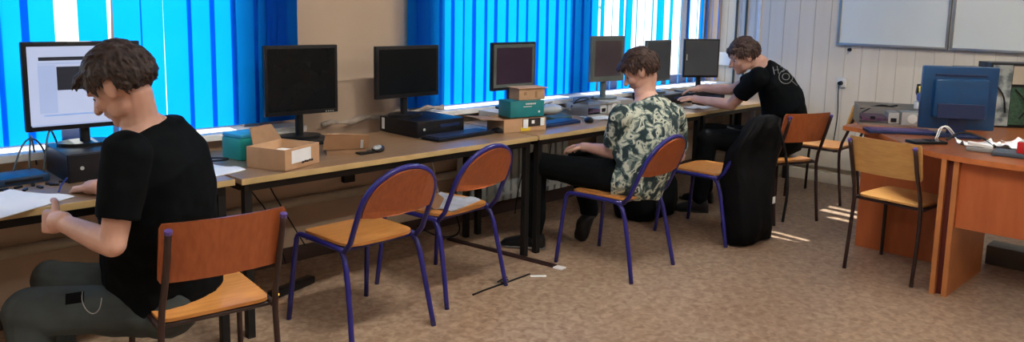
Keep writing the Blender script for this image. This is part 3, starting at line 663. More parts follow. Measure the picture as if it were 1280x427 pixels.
m5 = thing('monitor', 'grey square monitor turned sideways left of the patterned shirt', 'monitor', (4.60, 3.62, ZD + 0.10), -0.10); monitor_shell(m5, 0.35, 0.335, 0.06, 0.13, 'greyframe', 'greyframe', 0.012, inner=mat('brown_picture', (0.06, 0.045, 0.055), 0.35))
pc_box((4.62, 3.66, ZD), -0.1, 'grey desktop computer under the sideways monitor', 0.34, 0.30, 0.10, 'grey')
m6 = thing('monitor', 'grey monitor mostly hidden behind the head of the patterned shirt', 'monitor', (5.37, 3.70, ZD + 0.09), 0.10); monitor_shell(m6, 0.40, 0.335, 0.06, 0.095, 'greyframe', 'screen2', 0.012)
pc_box((5.40, 3.70, ZD), 0.1, 'black low computer under the hidden grey monitor', 0.36, 0.28, 0.09)
m7 = thing('monitor', 'grey square monitor between the two far heads', 'monitor', (5.81, 3.57, ZD + 0.085), -0.62); monitor_shell(m7, 0.315, 0.325, 0.06, 0.12, 'plastic', 'screen2', 0.012)
bm = B(); box(bm, (-0.13, -0.0165, 0.29), (0.006, 0.002, 0.05)); obj('painted_reflex', bm, 'white', [c for c in m7.children if c.name.startswith('screen')][0])  # white strip imitates a light reflection on the screen
pc_box((5.86, 3.60, ZD), -0.5, 'black low computer under the far square monitor', 0.34, 0.26, 0.085)
keyboard((3.00, 3.44, ZD), 0.06, 'black keyboard before the low black computer', w_=0.46, d_=0.15)
keyboard((3.80, 3.42, ZD), 0.04, 'navy keyboard right of the teal box', 'navy', 'navy', 0.42, 0.14)
keyboard((5.75, 3.40, ZD), -0.2, 'dark keyboard under the far square monitor behind the outstretched arms', 'plastic', 'kb', 0.36, 0.12)
def mouse(loc, rz, lab, top='lgrey'):
    t = thing('computer_mouse', lab, 'mouse', loc, rz)
    bm = B(); ell(bm, (0, 0, 0.012), (0.032, 0.056, 0.022)); bmesh.ops.bisect_plane(bm, geom=bm.verts[:] + bm.edges[:] + bm.faces[:], plane_co=(0, 0, 0.0), plane_no=(0, 0, -1), clear_outer=True); obj('shell', bm, 'plastic', t, 180)
    bm = B(); ell(bm, (0, -0.008, 0.016), (0.027, 0.045, 0.0195)); obj('top', bm, top, t, 180); return t
mouse((2.36, 3.345, ZD), -0.9, 'black and silver mouse beside the open cardboard flap')
mouse((4.10, 3.36, ZD), -0.8, 'black mouse at the elbow of the patterned shirt', 'plastic')
mouse((3.30, 3.40, ZD), 0.6, 'small grey mouse left of the cardboard tray', 'grey')
t = bpy.data.objects.new('tmp', None)
bm = B(); box(bm, (0, 0, 0.006), (0.09, 0.05, 0.012), bev=0.004); tag(obj('cable_adapter', bm, 'plastic', smooth=40), 'small black adapter between mouse and cardboard flap', 'adapter', loc=(2.27, 3.33, ZD))

# cardboard box with open top
def card_box(loc, rz, lab, w_, d_, h_, flap=True):
    t = thing('cardboard_box', lab, 'box', loc, rz); e = 0.005; bm = B()
    span(bm, -w_/2, w_/2, -d_/2, d_/2, 0, e)
    for s_ in (-1, 1):
        box(bm, (s_ * (w_ / 2 - e / 2), 0, h_ / 2), (e, d_, h_)); box(bm, (0, s_ * (d_ / 2 - e / 2), h_ / 2), (w_ - 2 * e, e, h_))
    obj('tray', bm, 'card', t)
    return t
# right face normal (+x rotated): long axis from front corner (1.65,3.056) to (1.877,3.133)
cb = card_box((1.81, 3.328, ZD), math.radians(22), 'open cardboard box with white label at the desk edge', 0.25, 0.22, 0.10)
bm = B(); box(bm, (-0.01, -0.111, 0.06), (0.14, 0.002, 0.06)); lb = obj('label', bm, 'paper', cb)
bm = B()
for i in range(5): box(bm, (0.0 + i * 0.017, -0.1115, 0.026 + 0.002 * (i % 2)), (0.012, 0.002, 0.010))
obj('print', bm, 'plastic', lb)
bm = B(); box(bm, (0.0, 0.0, 0), (0.235, 0.205, 0.003)); f = obj('inner_sleeve', bm, 'white', cb); f.location = (0, 0, 0.055)
bm = B(); poly = [(-0.10, 0), (0.10, 0), (0.075, 0.085), (-0.075, 0.085)]; prism(bm, poly, 0, 0.004); f = obj('flap', bm, 'cardin', cb); f.location = (0.02, 0.112, 0.098); f.rotation_euler = (math.radians(62), 0, 0)
# second opened carton, seen as flaps
c2 = thing('cardboard_carton', 'flattened brown cardboard carton with open lid between box and mouse', 'box', (2.20, 3.43, ZD), math.radians(-24))
bm = B(); span(bm, -0.09, 0.11, -0.055, 0.06, 0, 0.055); 
bmesh.ops.delete(bm, geom=[f for f in bm.faces if f.calc_center_median().z > 0.054], context='FACES'); r_ = bmesh.ops.solidify(bm, geom=bm.faces[:], thickness=0.004)
obj('tray', bm, 'cardin', c2)
bm = B(); prism(bm, [(-0.11, 0), (0.12, 0), (0.12, 0.085), (-0.10, 0.10)], 0, 0.004); f = obj('lid', bm, 'card', c2); f.location = (0, -0.057, 0.03); f.rotation_euler = (math.radians(118), 0, 0)
bm = B(); box(bm, (0.085, 0.03, 0.0055), (0.014, 0.05, 0.003)); obj('label', bm, 'paper', f)
# teal box at left
t = thing('teal_box', 'turquoise box with pale lid behind the open cardboard box', 'box', (1.76, 3.62, ZD), 0.18)
bm = B(); box(bm, (0, 0, 0.055), (0.155, 0.15, 0.11), bev=0.012); obj('body', bm, mat('turquoise_card', (0.02, 0.36, 0.33), 0.45), t, 40)
bm = B(); box(bm, (0, 0, 0.118), (0.15, 0.145, 0.018), bev=0.008); obj('lid', bm, mat('sky_blue_lid', (0.05, 0.38, 0.62), 0.4), t, 40)
bm = B(); tube(bm, [(1.52, 3.60, ZD + .01), (1.55, 3.54, ZD + .035), (1.62, 3.50, ZD + .03), (1.64, 3.55, ZD + .012), (1.56, 3.60, ZD + .008)], 0.005, 6, smooth=2); tag(obj('cable', bm, 'plastic', smooth=180), 'short black cable loop beside the turquoise box', 'cable')
sheet((1.48, 3.42, ZD), 0.3, 0.21, 0.26, 'white sheet behind the black shirt at the end of the left desk')
# stack: cardboard tray + teal box + small carton
ct = card_box((3.46, 3.42, ZD), math.radians(-12), 'wide cardboard tray with yellow sticker under the teal box', 0.31, 0.20, 0.085)
bm = B(); box(bm, (0.0, -0.102, 0.018), (0.07, 0.002, 0.022), bev=0.0); obj('sticker', bm, 'yellow', ct)
bm = B(); box(bm, (0.06, -0.1025, 0.058), (0.16, 0.002, 0.05)); pr = obj('window_print', bm, mat('dark_print', (0.03, 0.02, 0.02), 0.6), ct)
bm = B(); box(bm, (-0.0, -0.1045, 0.052), (0.035, 0.002, 0.055)); box(bm, (0.055, -0.1045, 0.06), (0.02, 0.002, 0.02)); box(bm, (0.125, -0.1045, 0.058), (0.03, 0.002, 0.048)); obj('print', bm, 'paper', pr)
bm = B(); box(bm, (0, 0, 0.0), (0.17, 0.20, 0.004)); f = obj('flap', bm, 'cardin', ct); f.location = (-0.235, 0.0, 0.088); f.rotation_euler = (0, 0.1, 0)
t = thing('teal_box', 'dark teal carton with pale print stacked on the cardboard tray', 'box', (3.50, 3.42, ZD + 0.087), math.radians(-14))
bm = B(); box(bm, (0, 0, 0.05), (0.245, 0.15, 0.10), bev=0.003); obj('body', bm, 'teal', t, 40)
bm = B(); box(bm, (0.1225, 0.0, 0.05), (0.003, 0.145, 0.094)); obj('end_panel', bm, 'teal2', t)
bm = B()
for i in range(6): box(bm, (-0.01 + i * 0.013, -0.076, 0.082), (0.009, 0.002, 0.009))
box(bm, (0.0, -0.076, 0.065), (0.06, 0.002, 0.003)); box(bm, (0.085, -0.076, 0.03), (0.012, 0.002, 0.012)); obj('print', bm, 'white', t)
t = card_box((3.56, 3.43, ZD + 0.188), math.radians(-14), 'small open cardboard carton on top of the teal carton', 0.19, 0.12, 0.07)
bm = B(); box(bm, (0, 0, 0), (0.22, 0.14, 0.004), bev=0.0); f = obj('lid', bm, 'card', t); f.location = (0, 0, 0.074)
bm = B(); box(bm, (0.03, -0.0605, 0.033), (0.016, 0.002, 0.04)); obj('cutout', bm, 'cardin', t); bm = B(); box(bm, (-0.05, -0.0605, 0.04), (0.02, 0.002, 0.02)); obj('cutout', bm, 'cardin', t)
# clutter right of the keyboards
open_case((4.42, 3.60, ZD), -0.1, 'opened small metal computer case left of the patterned shirt', 0.30, 0.22, 0.09)
bm = B(); box(bm, (0, 0, 0.012), (0.18, 0.12, 0.024), bev=0.006); tag(obj('network_switch', bm, mat('dark_green_plastic', (0.05, 0.09, 0.07), 0.5), smooth=40), 'dark green flat box behind the navy keyboard', 'device', loc=(4.02, 3.58, ZD))
t = thing('desk_dish', 'pale grey dish shaped device behind the navy keyboard', 'device', (4.12, 3.75, ZD))
bm = B(); ell(bm, (0, 0, 0.045), (0.13, 0.08, 0.035)); obj('shell', bm, 'lgrey', t, 180)
bm = B(); tube(bm, [(0, 0, 0), (0, 0, 0.03)], [0.06, 0.04], 16); obj('foot', bm, 'grey', t, 40)
bm = B()
rnd = random.Random(5)
for i in range(9):
    x = 4.1 + i * 0.10; pts = [(x, 3.80, ZD + .01)]
    for k in range(4): pts.append((x + rnd.uniform(-.1, .1), 3.72 + rnd.uniform(-.12, .1), ZD + rnd.uniform(0.02, 0.10)))
    pts.append((x + .1, 3.78, ZD + .01)); tube(bm, pts, 0.005, 6, smooth=2)
o = obj('cable_tangle', bm, 'grey', smooth=180); tag(o, 'tangle of grey cables heaped along the sill left of the patterned shirt', 'cable'); o['kind'] = 'stuff'
for i, (x, y, rz, lab) in enumerate([(4.33, 3.42, .2, 'white sheet under the black mouse by the patterned shirt'), (5.10, 3.45, -.3, 'white sheet behind the patterned shirt'), (5.42, 3.33, .15, 'sunlit white sheet under the outstretched arm at the desk edge')]):
    sheet((x, y, ZD), rz, 0.21, 0.29 if i < 2 else 0.16, lab)
# left desk
sheet((0.62, 3.28, ZD), 0.55, 0.46, 0.30, 'large white sheet held by the person at the lit screen', curl=0.006)
t = thing('router', 'dark blue flat device with wires at the far left of the desk', 'router', (0.80, 3.70, ZD), 0.1)
bm = B(); box(bm, (0, 0, 0.018), (0.20, 0.16, 0.034), bev=0.01); obj('case', bm, mat('dark_blue_plastic', (0.01, 0.04, 0.10), 0.4), t, 40)
bm = B(); box(bm, (0.0, -0.081, 0.018), (0.14, 0.003, 0.012)); obj('port_row', bm, 'plastic', t)
bm = B()
for i, (a, b_) in enumerate([((0.74, 3.76), (0.70, 3.95)), ((0.80, 3.76), (0.98, 3.93)), ((0.86, 3.76), (0.93, 3.95)), ((0.72, 3.66), (0.60, 3.9)), ((0.9, 3.7), (1.02, 3.88))]):
    tube(bm, [(a[0], a[1], ZD + .03), ((a[0] * .7 + b_[0] * .3), a[1] + .03, ZD + 0.14 + 0.02 * i), ((a[0] * .3 + b_[0] * .7), b_[1] - .06, ZD + 0.15), (b_[0], b_[1] - .02, ZD + .02)], 0.004, 6, smooth=2)
o = obj('cable_tangle', bm, mat('grey_blue_cable', (0.06, 0.08, 0.09), 0.5), smooth=180); tag(o, 'dark wires arching from the flat device to the sill, far left', 'cable'); o['kind'] = 'stuff'
bm = B(); 
for k in range(9): box(bm, (0.72 + 0.055 * (k % 5) + 0.01 * (k // 5), 3.56 - 0.05 * (k // 5) + 0.012 * (k % 3), ZD + 0.004), (0.035, 0.012, 0.008), RZ(k * 0.7).to_3x3())
o = obj('component_scraps', bm, 'plastic'); tag(o, 'small dark component scraps scattered beyond the white sheet', 'scraps'); o['kind'] = 'stuff'
# papers on chair B2
sheet((2.66, 3.15, 0.456), 0.3, 0.30, 0.26, 'bluish printed paper lying on the blue-framed chair seat', mat('bluish_paper', (0.50, 0.55, 0.66), 0.5, (0.30, 0.33, 0.42), 14), 'newspaper', curl=0.012)
bm = B(); box(bm, (0, 0, 0.0), (0.10, 0.012, 0.08), bev=0.003); t = tag(obj('brown_card', bm, 'cardin'), 'small brown card leaning at the hoop of the chair with papers', 'card', loc=(2.52, 3.07, 0.505)); t.rotation_euler = (0.1, 0.6, 0.2)

# ------------------------------------------------------------------ cables below and on the floor
A0 = atz(561, 299, 0.0); A1 = atz(694, 333.6, 0.0); dv = (A1 - A0); ang = math.atan2(dv.y, dv.x)
bm = B(); box(bm, (0, 0, 0.006), (dv.length, 0.045, 0.012), bev=0.004); t = tag(obj('floor_cable_cover', bm, mat('dark_red_brown_rubber', (0.035, 0.015, 0.014), 0.5), smooth=40), 'dark cable cover strip lying across the floor under the desk joint', 'cable cover', loc=(A0 + A1) / 2); t.rotation_euler = (0, 0, ang)
bm = B(); box(bm, (dv.length / 2 + 0.03, 0, 0.004), (0.06, 0.05, 0.007)); obj('end_tape', bm, 'paper', t)
pts = [atz(x, y, 0.006) for x, y in [(591, 368), (606, 362), (620, 357), (632, 353), (648, 347), (662, 342)]]
bm = B(); tube(bm, pts, 0.005, 6, smooth=1); pts2 = [atz(x, y, 0.008 + 0.01 * (i % 2)) for i, (x, y) in enumerate([(622, 352), (630, 347), (637, 350), (630, 355), (624, 350), (634, 346)])]; tube(bm, pts2, 0.004, 6, smooth=2)
tag(obj('floor_cable', bm, 'plastic', smooth=180), 'thin black cable with small tangle on the floor by the desk leg', 'cable')
q = atz(673, 345, 0.0); bm = B(); box(bm, (0, 0, 0.002), (0.09, 0.02, 0.003)); t = tag(obj('tape_scrap', bm, 'paper'), 'white tape scrap on the floor at the desk leg', 'tape', loc=q); t.rotation_euler = (0, 0, -0.7)
def hang(lab, pts, m='plastic', r=0.004):
    bm = B(); tube(bm, pts, r, 6, smooth=2); tag(obj('cable', bm, m, smooth=180), lab, 'cable')
hang('black cable slanting down under the cardboard box desk, left one', [(1.78, 3.80, .70), (1.85, 3.78, .55), (2.02, 3.86, .35), (2.12, 3.9, .05)])
hang('black cable slanting down under the cardboard box desk, right one', [(1.92, 3.80, .70), (1.97, 3.80, .55), (2.08, 3.84, .38), (2.25, 3.9, .12)])
hang('white cable hanging under the desk behind the chair with papers', [(3.02, 3.80, .70), (3.10, 3.80, .52), (3.12, 3.78, .35), (3.2, 3.8, .18)], 'white')
hang('white cable looping under the desk left of the chair with papers', [(2.86, 3.82, .70), (2.9, 3.78, .5), (2.98, 3.76, .46), (3.0, 3.8, .6)], 'white')
hang('pale cable hanging below the left desk by the knee', [(0.62, 3.6, .72), (0.66, 3.58, .6), (0.70, 3.6, .35), (0.62, 3.6, .1)], 'beige')
hang('thick black cable drooping to the floor behind the near desk leg', [(3.28, 3.9, .25), (3.35, 3.85, .12), (3.3, 3.75, .02), (3.15, 3.8, .02), (3.05, 3.9, .1)], r=0.006)
for i, (x, lab) in enumerate([(3.95, 'left of the black wires hanging above the lap'), (4.02, 'middle of the black wires hanging above the lap'), (4.2, 'right of the black wires hanging above the lap')]):
    hang(lab, [(x, 3.8, .71), (x + .01, 3.79, .5), (x - .03, 3.85, .2), (x, 3.9, .02)])
t = thing('power_strip', 'black power strip with tiny orange light under the desk', 'power strip', (2.0, 3.62, 0), 0.3)
bm = B(); box(bm, (0, 0, 0.02), (0.30, 0.055, 0.04), bev=0.008); obj('body', bm, 'plastic', t, 40)
bm = B(); box(bm, (-0.13, -0.029, 0.025), (0.012, 0.006, 0.010)); obj('indicator', bm, mat('orange_led', (0.8, 0.3, 0.05), 0.4, emit=(1, 0.35, 0.05), es=2), t)

# ------------------------------------------------------------------ bags and jacket
def blob_rings(rings, seg=28, amp=0.012, fr=9, seed=0):
    bm = B(); L = []
    for (c, a, b_) in rings:
        c = V(c); row = []
        for k in range(seg):
            th = 2 * PI * k / seg; ca, sa = math.cos(th), math.sin(th); e = 0.62
            p = c + V((a * math.copysign(abs(ca) ** e, ca), b_ * math.copysign(abs(sa) ** e, sa), 0))
            n = noise.noise(p * fr + V((seed, 0, 0))); d = V((ca, sa, 0)); fold = math.sin(th * 9 + c.z * 4) * 0.35
            row.append(p + d * amp * (n * 1.6 + fold) )
        L.append(row)
    ringloft(bm, L); return bm
jk = thing('jacket', 'black jacket hung over the back of the blue-framed chair down to the floor', 'jacket', (4.70, 2.42, 0), 0.0)
R_ = []
for z, a, b_, dy in [(0.02, .20, .10, 0.03), (0.12, .215, .12, 0.035), (0.28, .22, .11, 0.045), (0.42, .225, .115, 0.06), (0.52, .255, .10, 0.07), (0.62, .26, .075, 0.045), (0.70, .25, .062, 0.015), (0.77, .21, .055, -0.015), (0.825, .15, .045, -0.028), (0.848, .06, .022, -0.035)]:
    R_.append(((0.0, dy, z), a, b_))
bm = blob_rings(R_, amp=0.026, fr=7); obj('cloth', bm, 'blackcloth', jk, 180)
bm = B(); box(bm, (0.03, -0.112, 0.30), (0.035, 0.004, 0.045), RZ(0.05).to_3x3()); obj('tag', bm, 'white', jk)
bm = B(); tube(bm, [(0.10, -0.05, 0.83), (0.17, -0.10, 0.62), (0.21, -0.12, 0.35), (0.20, -0.10, 0.12)], 0.010, 6, smooth=2); obj('strap', bm, 'plastic', jk, 180)
bp_ = thing('backpack', 'black backpack slumped on the floor between the two far chairs', 'backpack', (4.72, 3.30, 0), 0.0)
bm = blob_rings([((0, 0, .01), .24, .15), ((0, 0, .10), .26, .17), ((0.02, 0, .24), .24, .15), ((0.05, 0, .34), .17, .10), ((0.06, 0, .38), .06, .05)], amp=0.014, seed=4); obj('body', bm, 'blackcloth', bp_, 180)
bm = B(); tube(bm, [(-.1, -.16, .05), (-.16, -.2, .12), (-.08, -.17, .2)], 0.012, 6, smooth=2); obj('strap', bm, 'plastic', bp_, 180)
# ------------------------------------------------------------------ people
def remesh(bm, vox, smooth_it=4, fac=0.5):
    me = bpy.data.meshes.new('tmp'); bmesh.ops.recalc_face_normals(bm, faces=bm.faces[:]); bm.to_mesh(me); bm.free()
    o = bpy.data.objects.new('tmp', me); COL.objects.link(o)
    m = o.modifiers.new('r', 'REMESH'); m.mode = 'VOXEL'; m.voxel_size = vox
    if smooth_it: k = o.modifiers.new('s', 'SMOOTH'); k.iterations = smooth_it; k.factor = fac
    dg = bpy.context.evaluated_depsgraph_get(); r = bpy.data.meshes.new_from_object(o.evaluated_get(dg))
    bpy.data.objects.remove(o); bpy.data.meshes.remove(me); return r
def ring(c, a_vec, b_vec, n=28, e=0.9):
    c = V(c); out = []
    for k in range(n):
        th = 2 * PI * k / n; ca, sa = math.cos(th), math.sin(th)
        out.append(c + a_vec * math.copysign(abs(ca) ** e, ca) + b_vec * math.copysign(abs(sa) ** e, sa))
    return out
def torso(bm, spine, lat, sizes):
    """spine: points; lat: list of lateral unit vectors; sizes: (half width, half depth)"""
    rs = []
    for i, p in enumerate(spine):
        t = (V(spine[min(i + 1, len(spine) - 1)]) - V(spine[max(i - 1, 0)])).normalized()
        l = lat[i] if isinstance(lat, list) else lat; l = (l - t * l.dot(t)).normalized(); f = l.cross(t)
        rs.append(ring(p, l * sizes[i][0], f * sizes[i][1]))
    ringloft(bm, rs)
def basis(fwd, up):
    f = fwd.normalized(); l = up.cross(f).normalized(); u = f.cross(l); return Matrix((f, l, u)).transposed()   # columns: fwd, left, up
def head(bm, c, Rm, k=1.0):
    P = lambda x, y, z: V(c) + Rm @ (V((x, y, z)) * k)
    ell(bm, P(-.012, 0, .030), V((.098, .077, .090)) * k, Rm, 4)
    ell(bm, P(.028, 0, -.020), V((.066, .062, .082)) * k, Rm, 3)
    ell(bm, P(.040, 0, -.062), V((.048, .045, .046)) * k, Rm, 3)
    ell(bm, P(.068, 0, -.090), V((.022, .024, .020)) * k, Rm, 3)
    ell(bm, P(.060, 0, .038), V((.036, .056, .030)) * k, Rm, 3)
    capsule(bm, P(.086, 0, .012), P(.112, 0, -.030), .010 * k, .0135 * k)
    for s_ in (-1, 1):
        ell(bm, P(.074, .030 * s_, .022), V((.022, .024, .010)) * k, Rm, 2)       # brow
        ell(bm, P(.060, .040 * s_, -.025), V((.028, .022, .024)) * k, Rm, 2)       # cheek
        ell(bm, P(.020, .052 * s_, -.060), V((.040, .014, .030)) * k, Rm, 2)       # jaw
        ell(bm, P(-.006, .081 * s_, -.004), V((.019, .009, .032)) * k, Rm @ Matrix.Rotation(-0.25, 3, 'Y') @ Matrix.Rotation(0.35 * s_, 3, 'Z'), 3)
        ell(bm, P(.104, .011 * s_, -.032), V((.009, .008, .007)) * k, Rm, 2)
    ell(bm, P(.086, 0, -.052), V((.013, .024, .0065)) * k, Rm, 2); ell(bm, P(.083, 0, -.064), V((.013, .020, .007)) * k, Rm, 2)
def hair(name, parent, c, Rm, m, k=1.0, seed=1, fringe=0.03, length=0.007, back=-0.05):
    P = lambda x, y, z: V(c) + Rm @ (V((x, y, z)) * k)
    rnd = random.Random(seed); bm = B()
    # cap following the skull above the hairline
    q = bmesh.ops.create_icosphere(bm, subdivisions=5, radius=1)['verts']
    for v in q:
        n = v.co.copy(); v.co = V((n.x * .108 - .014, n.y * .087, n.z * .102 + .034))
        v.co += n * 0.010 * noise.noise(v.co * 38 + V((seed, 0, 0)))
    def keep(p):
        x, y, z = p
        if x > 0.055 and z < 0.075: return False
        if x > 0.015 and z < 0.030: return False
        if x > -0.034 and z < 0.034: return False
        if abs(y) > .05 and x > -.05 and z < -.01: return False
        if z < -0.045 + (0 if x < -0.05 else 0.02): return False
        return True
    kill = [v for v in q if not keep(v.co)]
    bmesh.ops.delete(bm, geom=kill, context='VERTS')
    gm = bmesh.ops.extrude_face_region(bm, geom=bm.faces[:])
    ex = [v for v in gm['geom'] if isinstance(v, bmesh.types.BMVert)]
    for v in ex: v.co = V((-.012, 0, .03)) + (v.co - V((-.012, 0, .03))) * 0.84
    bmesh.ops.transform(bm, matrix=Matrix.Translation(V(c)) @ Rm.to_4x4() @ Matrix.Scale(k, 4), verts=bm.verts[:])
    # tufts
    for i in range(900):
        a = rnd.uniform(0, 2 * PI); zz = rnd.uniform(-0.35, 1); rr = math.sqrt(max(0, 1 - zz * zz))
        n = V((rr * math.cos(a), rr * math.sin(a), zz)); p = V((n.x * .106 - .014, n.y * .085, n.z * .100 + .034))
        if not keep(p): continue
        d = V((0.9, rnd.uniform(-.5, .5), 0.1)) if n.z > 0.55 else V((rnd.uniform(-.1, .5), rnd.uniform(-.15, .15), -1))
        if n.z < 0.55 and n.x < -.3: d = V((0.1, rnd.uniform(-.5, .5), -1))
        d = (d - n * d.dot(n)).normalized(); L = rnd.uniform(.028, .055)
        p0 = p - n * 0.002; p1 = p + d * L * .5 + n * rnd.uniform(.002, length); p2 = p + d * L + n * rnd.uniform(-.004, length * .6)
        tube(bm, [P(*p0), P(*p1), P(*p2)], [.0048 * k, .0045 * k, .002 * k], 6)
    for i in range(46):     # fringe falling forward
        y = rnd.uniform(-.065, .065); x0 = .070 - 6 * y * y; z0 = .098 - 5 * y * y
        tube(bm, [P(x0 - .02, y, z0), P(x0 + .018 + fringe * .3, y + rnd.uniform(-.01, .01), z0 - .006), P(x0 + .026 + fringe * rnd.uniform(.4, 1), y + rnd.uniform(-.015, .015), z0 - rnd.uniform(.018, .04))], [.009 * k, .0075 * k, .003 * k], 6)
    me = remesh(bm, 0.0032, 2, 0.5); o = obj(name, me, m, parent, 180); return o
def hand(bm, wrist, d, nrm, side, curl=0.5, k=1.0, spread=1.0):
    """d: direction of palm, nrm: back-of-hand normal, side: +1 thumb lies towards d x nrm"""
    d = d.normalized(); nrm = (nrm - d * nrm.dot(d)).normalized(); s_ = d.cross(nrm) * side; w0 = V(wrist)
    capsule(bm, w0 - d * .02, w0 + d * .03, .026 * k, .027 * k, sx=1.2, lat=s_)
    box(bm, w0 + d * .055 * k, (.075 * k, .072 * k, .026 * k), Matrix((d, s_, nrm)).transposed(), .011 * k)
    for i, (off, L, r) in enumerate([(.027, .070, .0088), (.009, .078, .0090), (-.009, .072, .0086), (-.026, .056, .0078)]):
        p = w0 + d * (.088 - (0.006 if i == 3 else 0)) * k + s_ * off * k; dd = (d + s_ * off * 2.0 * spread).normalized(); r *= k
        c1, c2, c3 = curl * .5, curl * 1.15, curl * 1.6
        def dr(a): return dd * math.cos(a) - nrm * math.sin(a)
        p1 = p + dr(c1) * L * .45 * k; p2 = p1 + dr(c2) * L * .32 * k; p3 = p2 + dr(c3) * L * .25 * k
        tube(bm, [p - dd * .012, p, p1, p2, p3, p3 + dr(c3) * .003], [r, r * 1.04, r * 1.0, r * .92, r * .8, r * .4], 10)
    b0 = w0 + d * .030 * k + s_ * .030 * k; t1 = b0 + (d * .6 + s_ * .7 - nrm * .25).normalized() * .036 * k; t2 = t1 + (d * .9 + s_ * .25 - nrm * .3).normalized() * .028 * k; t3 = t2 + (d - nrm * .25).normalized() * .018 * k
    tube(bm, [b0 - s_ * .01, b0, t1, t2, t3, t3 + d * .003], [.013 * k, .0125 * k, .0108 * k, .010 * k, .008 * k, .004 * k], 10)
def wrinkle(me, amp, fr, seed=0, stretch=V((1, 1, 1))):
    nn = [V(n.vector) for n in me.vertex_normals]
    for i_, v in enumerate(me.vertices):
        p = V(v.co); n = noise.noise(V((p.x * stretch.x, p.y * stretch.y, p.z * stretch.z)) * fr + V((seed, 0, 0))) + 0.5 * noise.noise(p * fr * 2.3 + V((0, seed, 0)))
        v.co = p + nn[i_] * amp * n
def shoe(bm, heel, toe, up=V((0, 0, 1))):
    h, t = V(heel), V(toe); d = (t - h).normalized(); L = (t - h).length; s_ = d.cross(up).normalized()
    rs = []
    for f, hw, ht in [(0.0, .024, .060), (.04, .038, .095), (.2, .044, .115), (.38, .044, .105), (.55, .048, .080), (.75, .052, .064), (.92, .042, .050), (1.0, .018, .026)]:
        c = h + d * L * f + up * ht * .5; rs.append(ring(c, s_ * hw, up * ht * .5, 20, .8))
    ringloft(bm, rs)
PM = {}
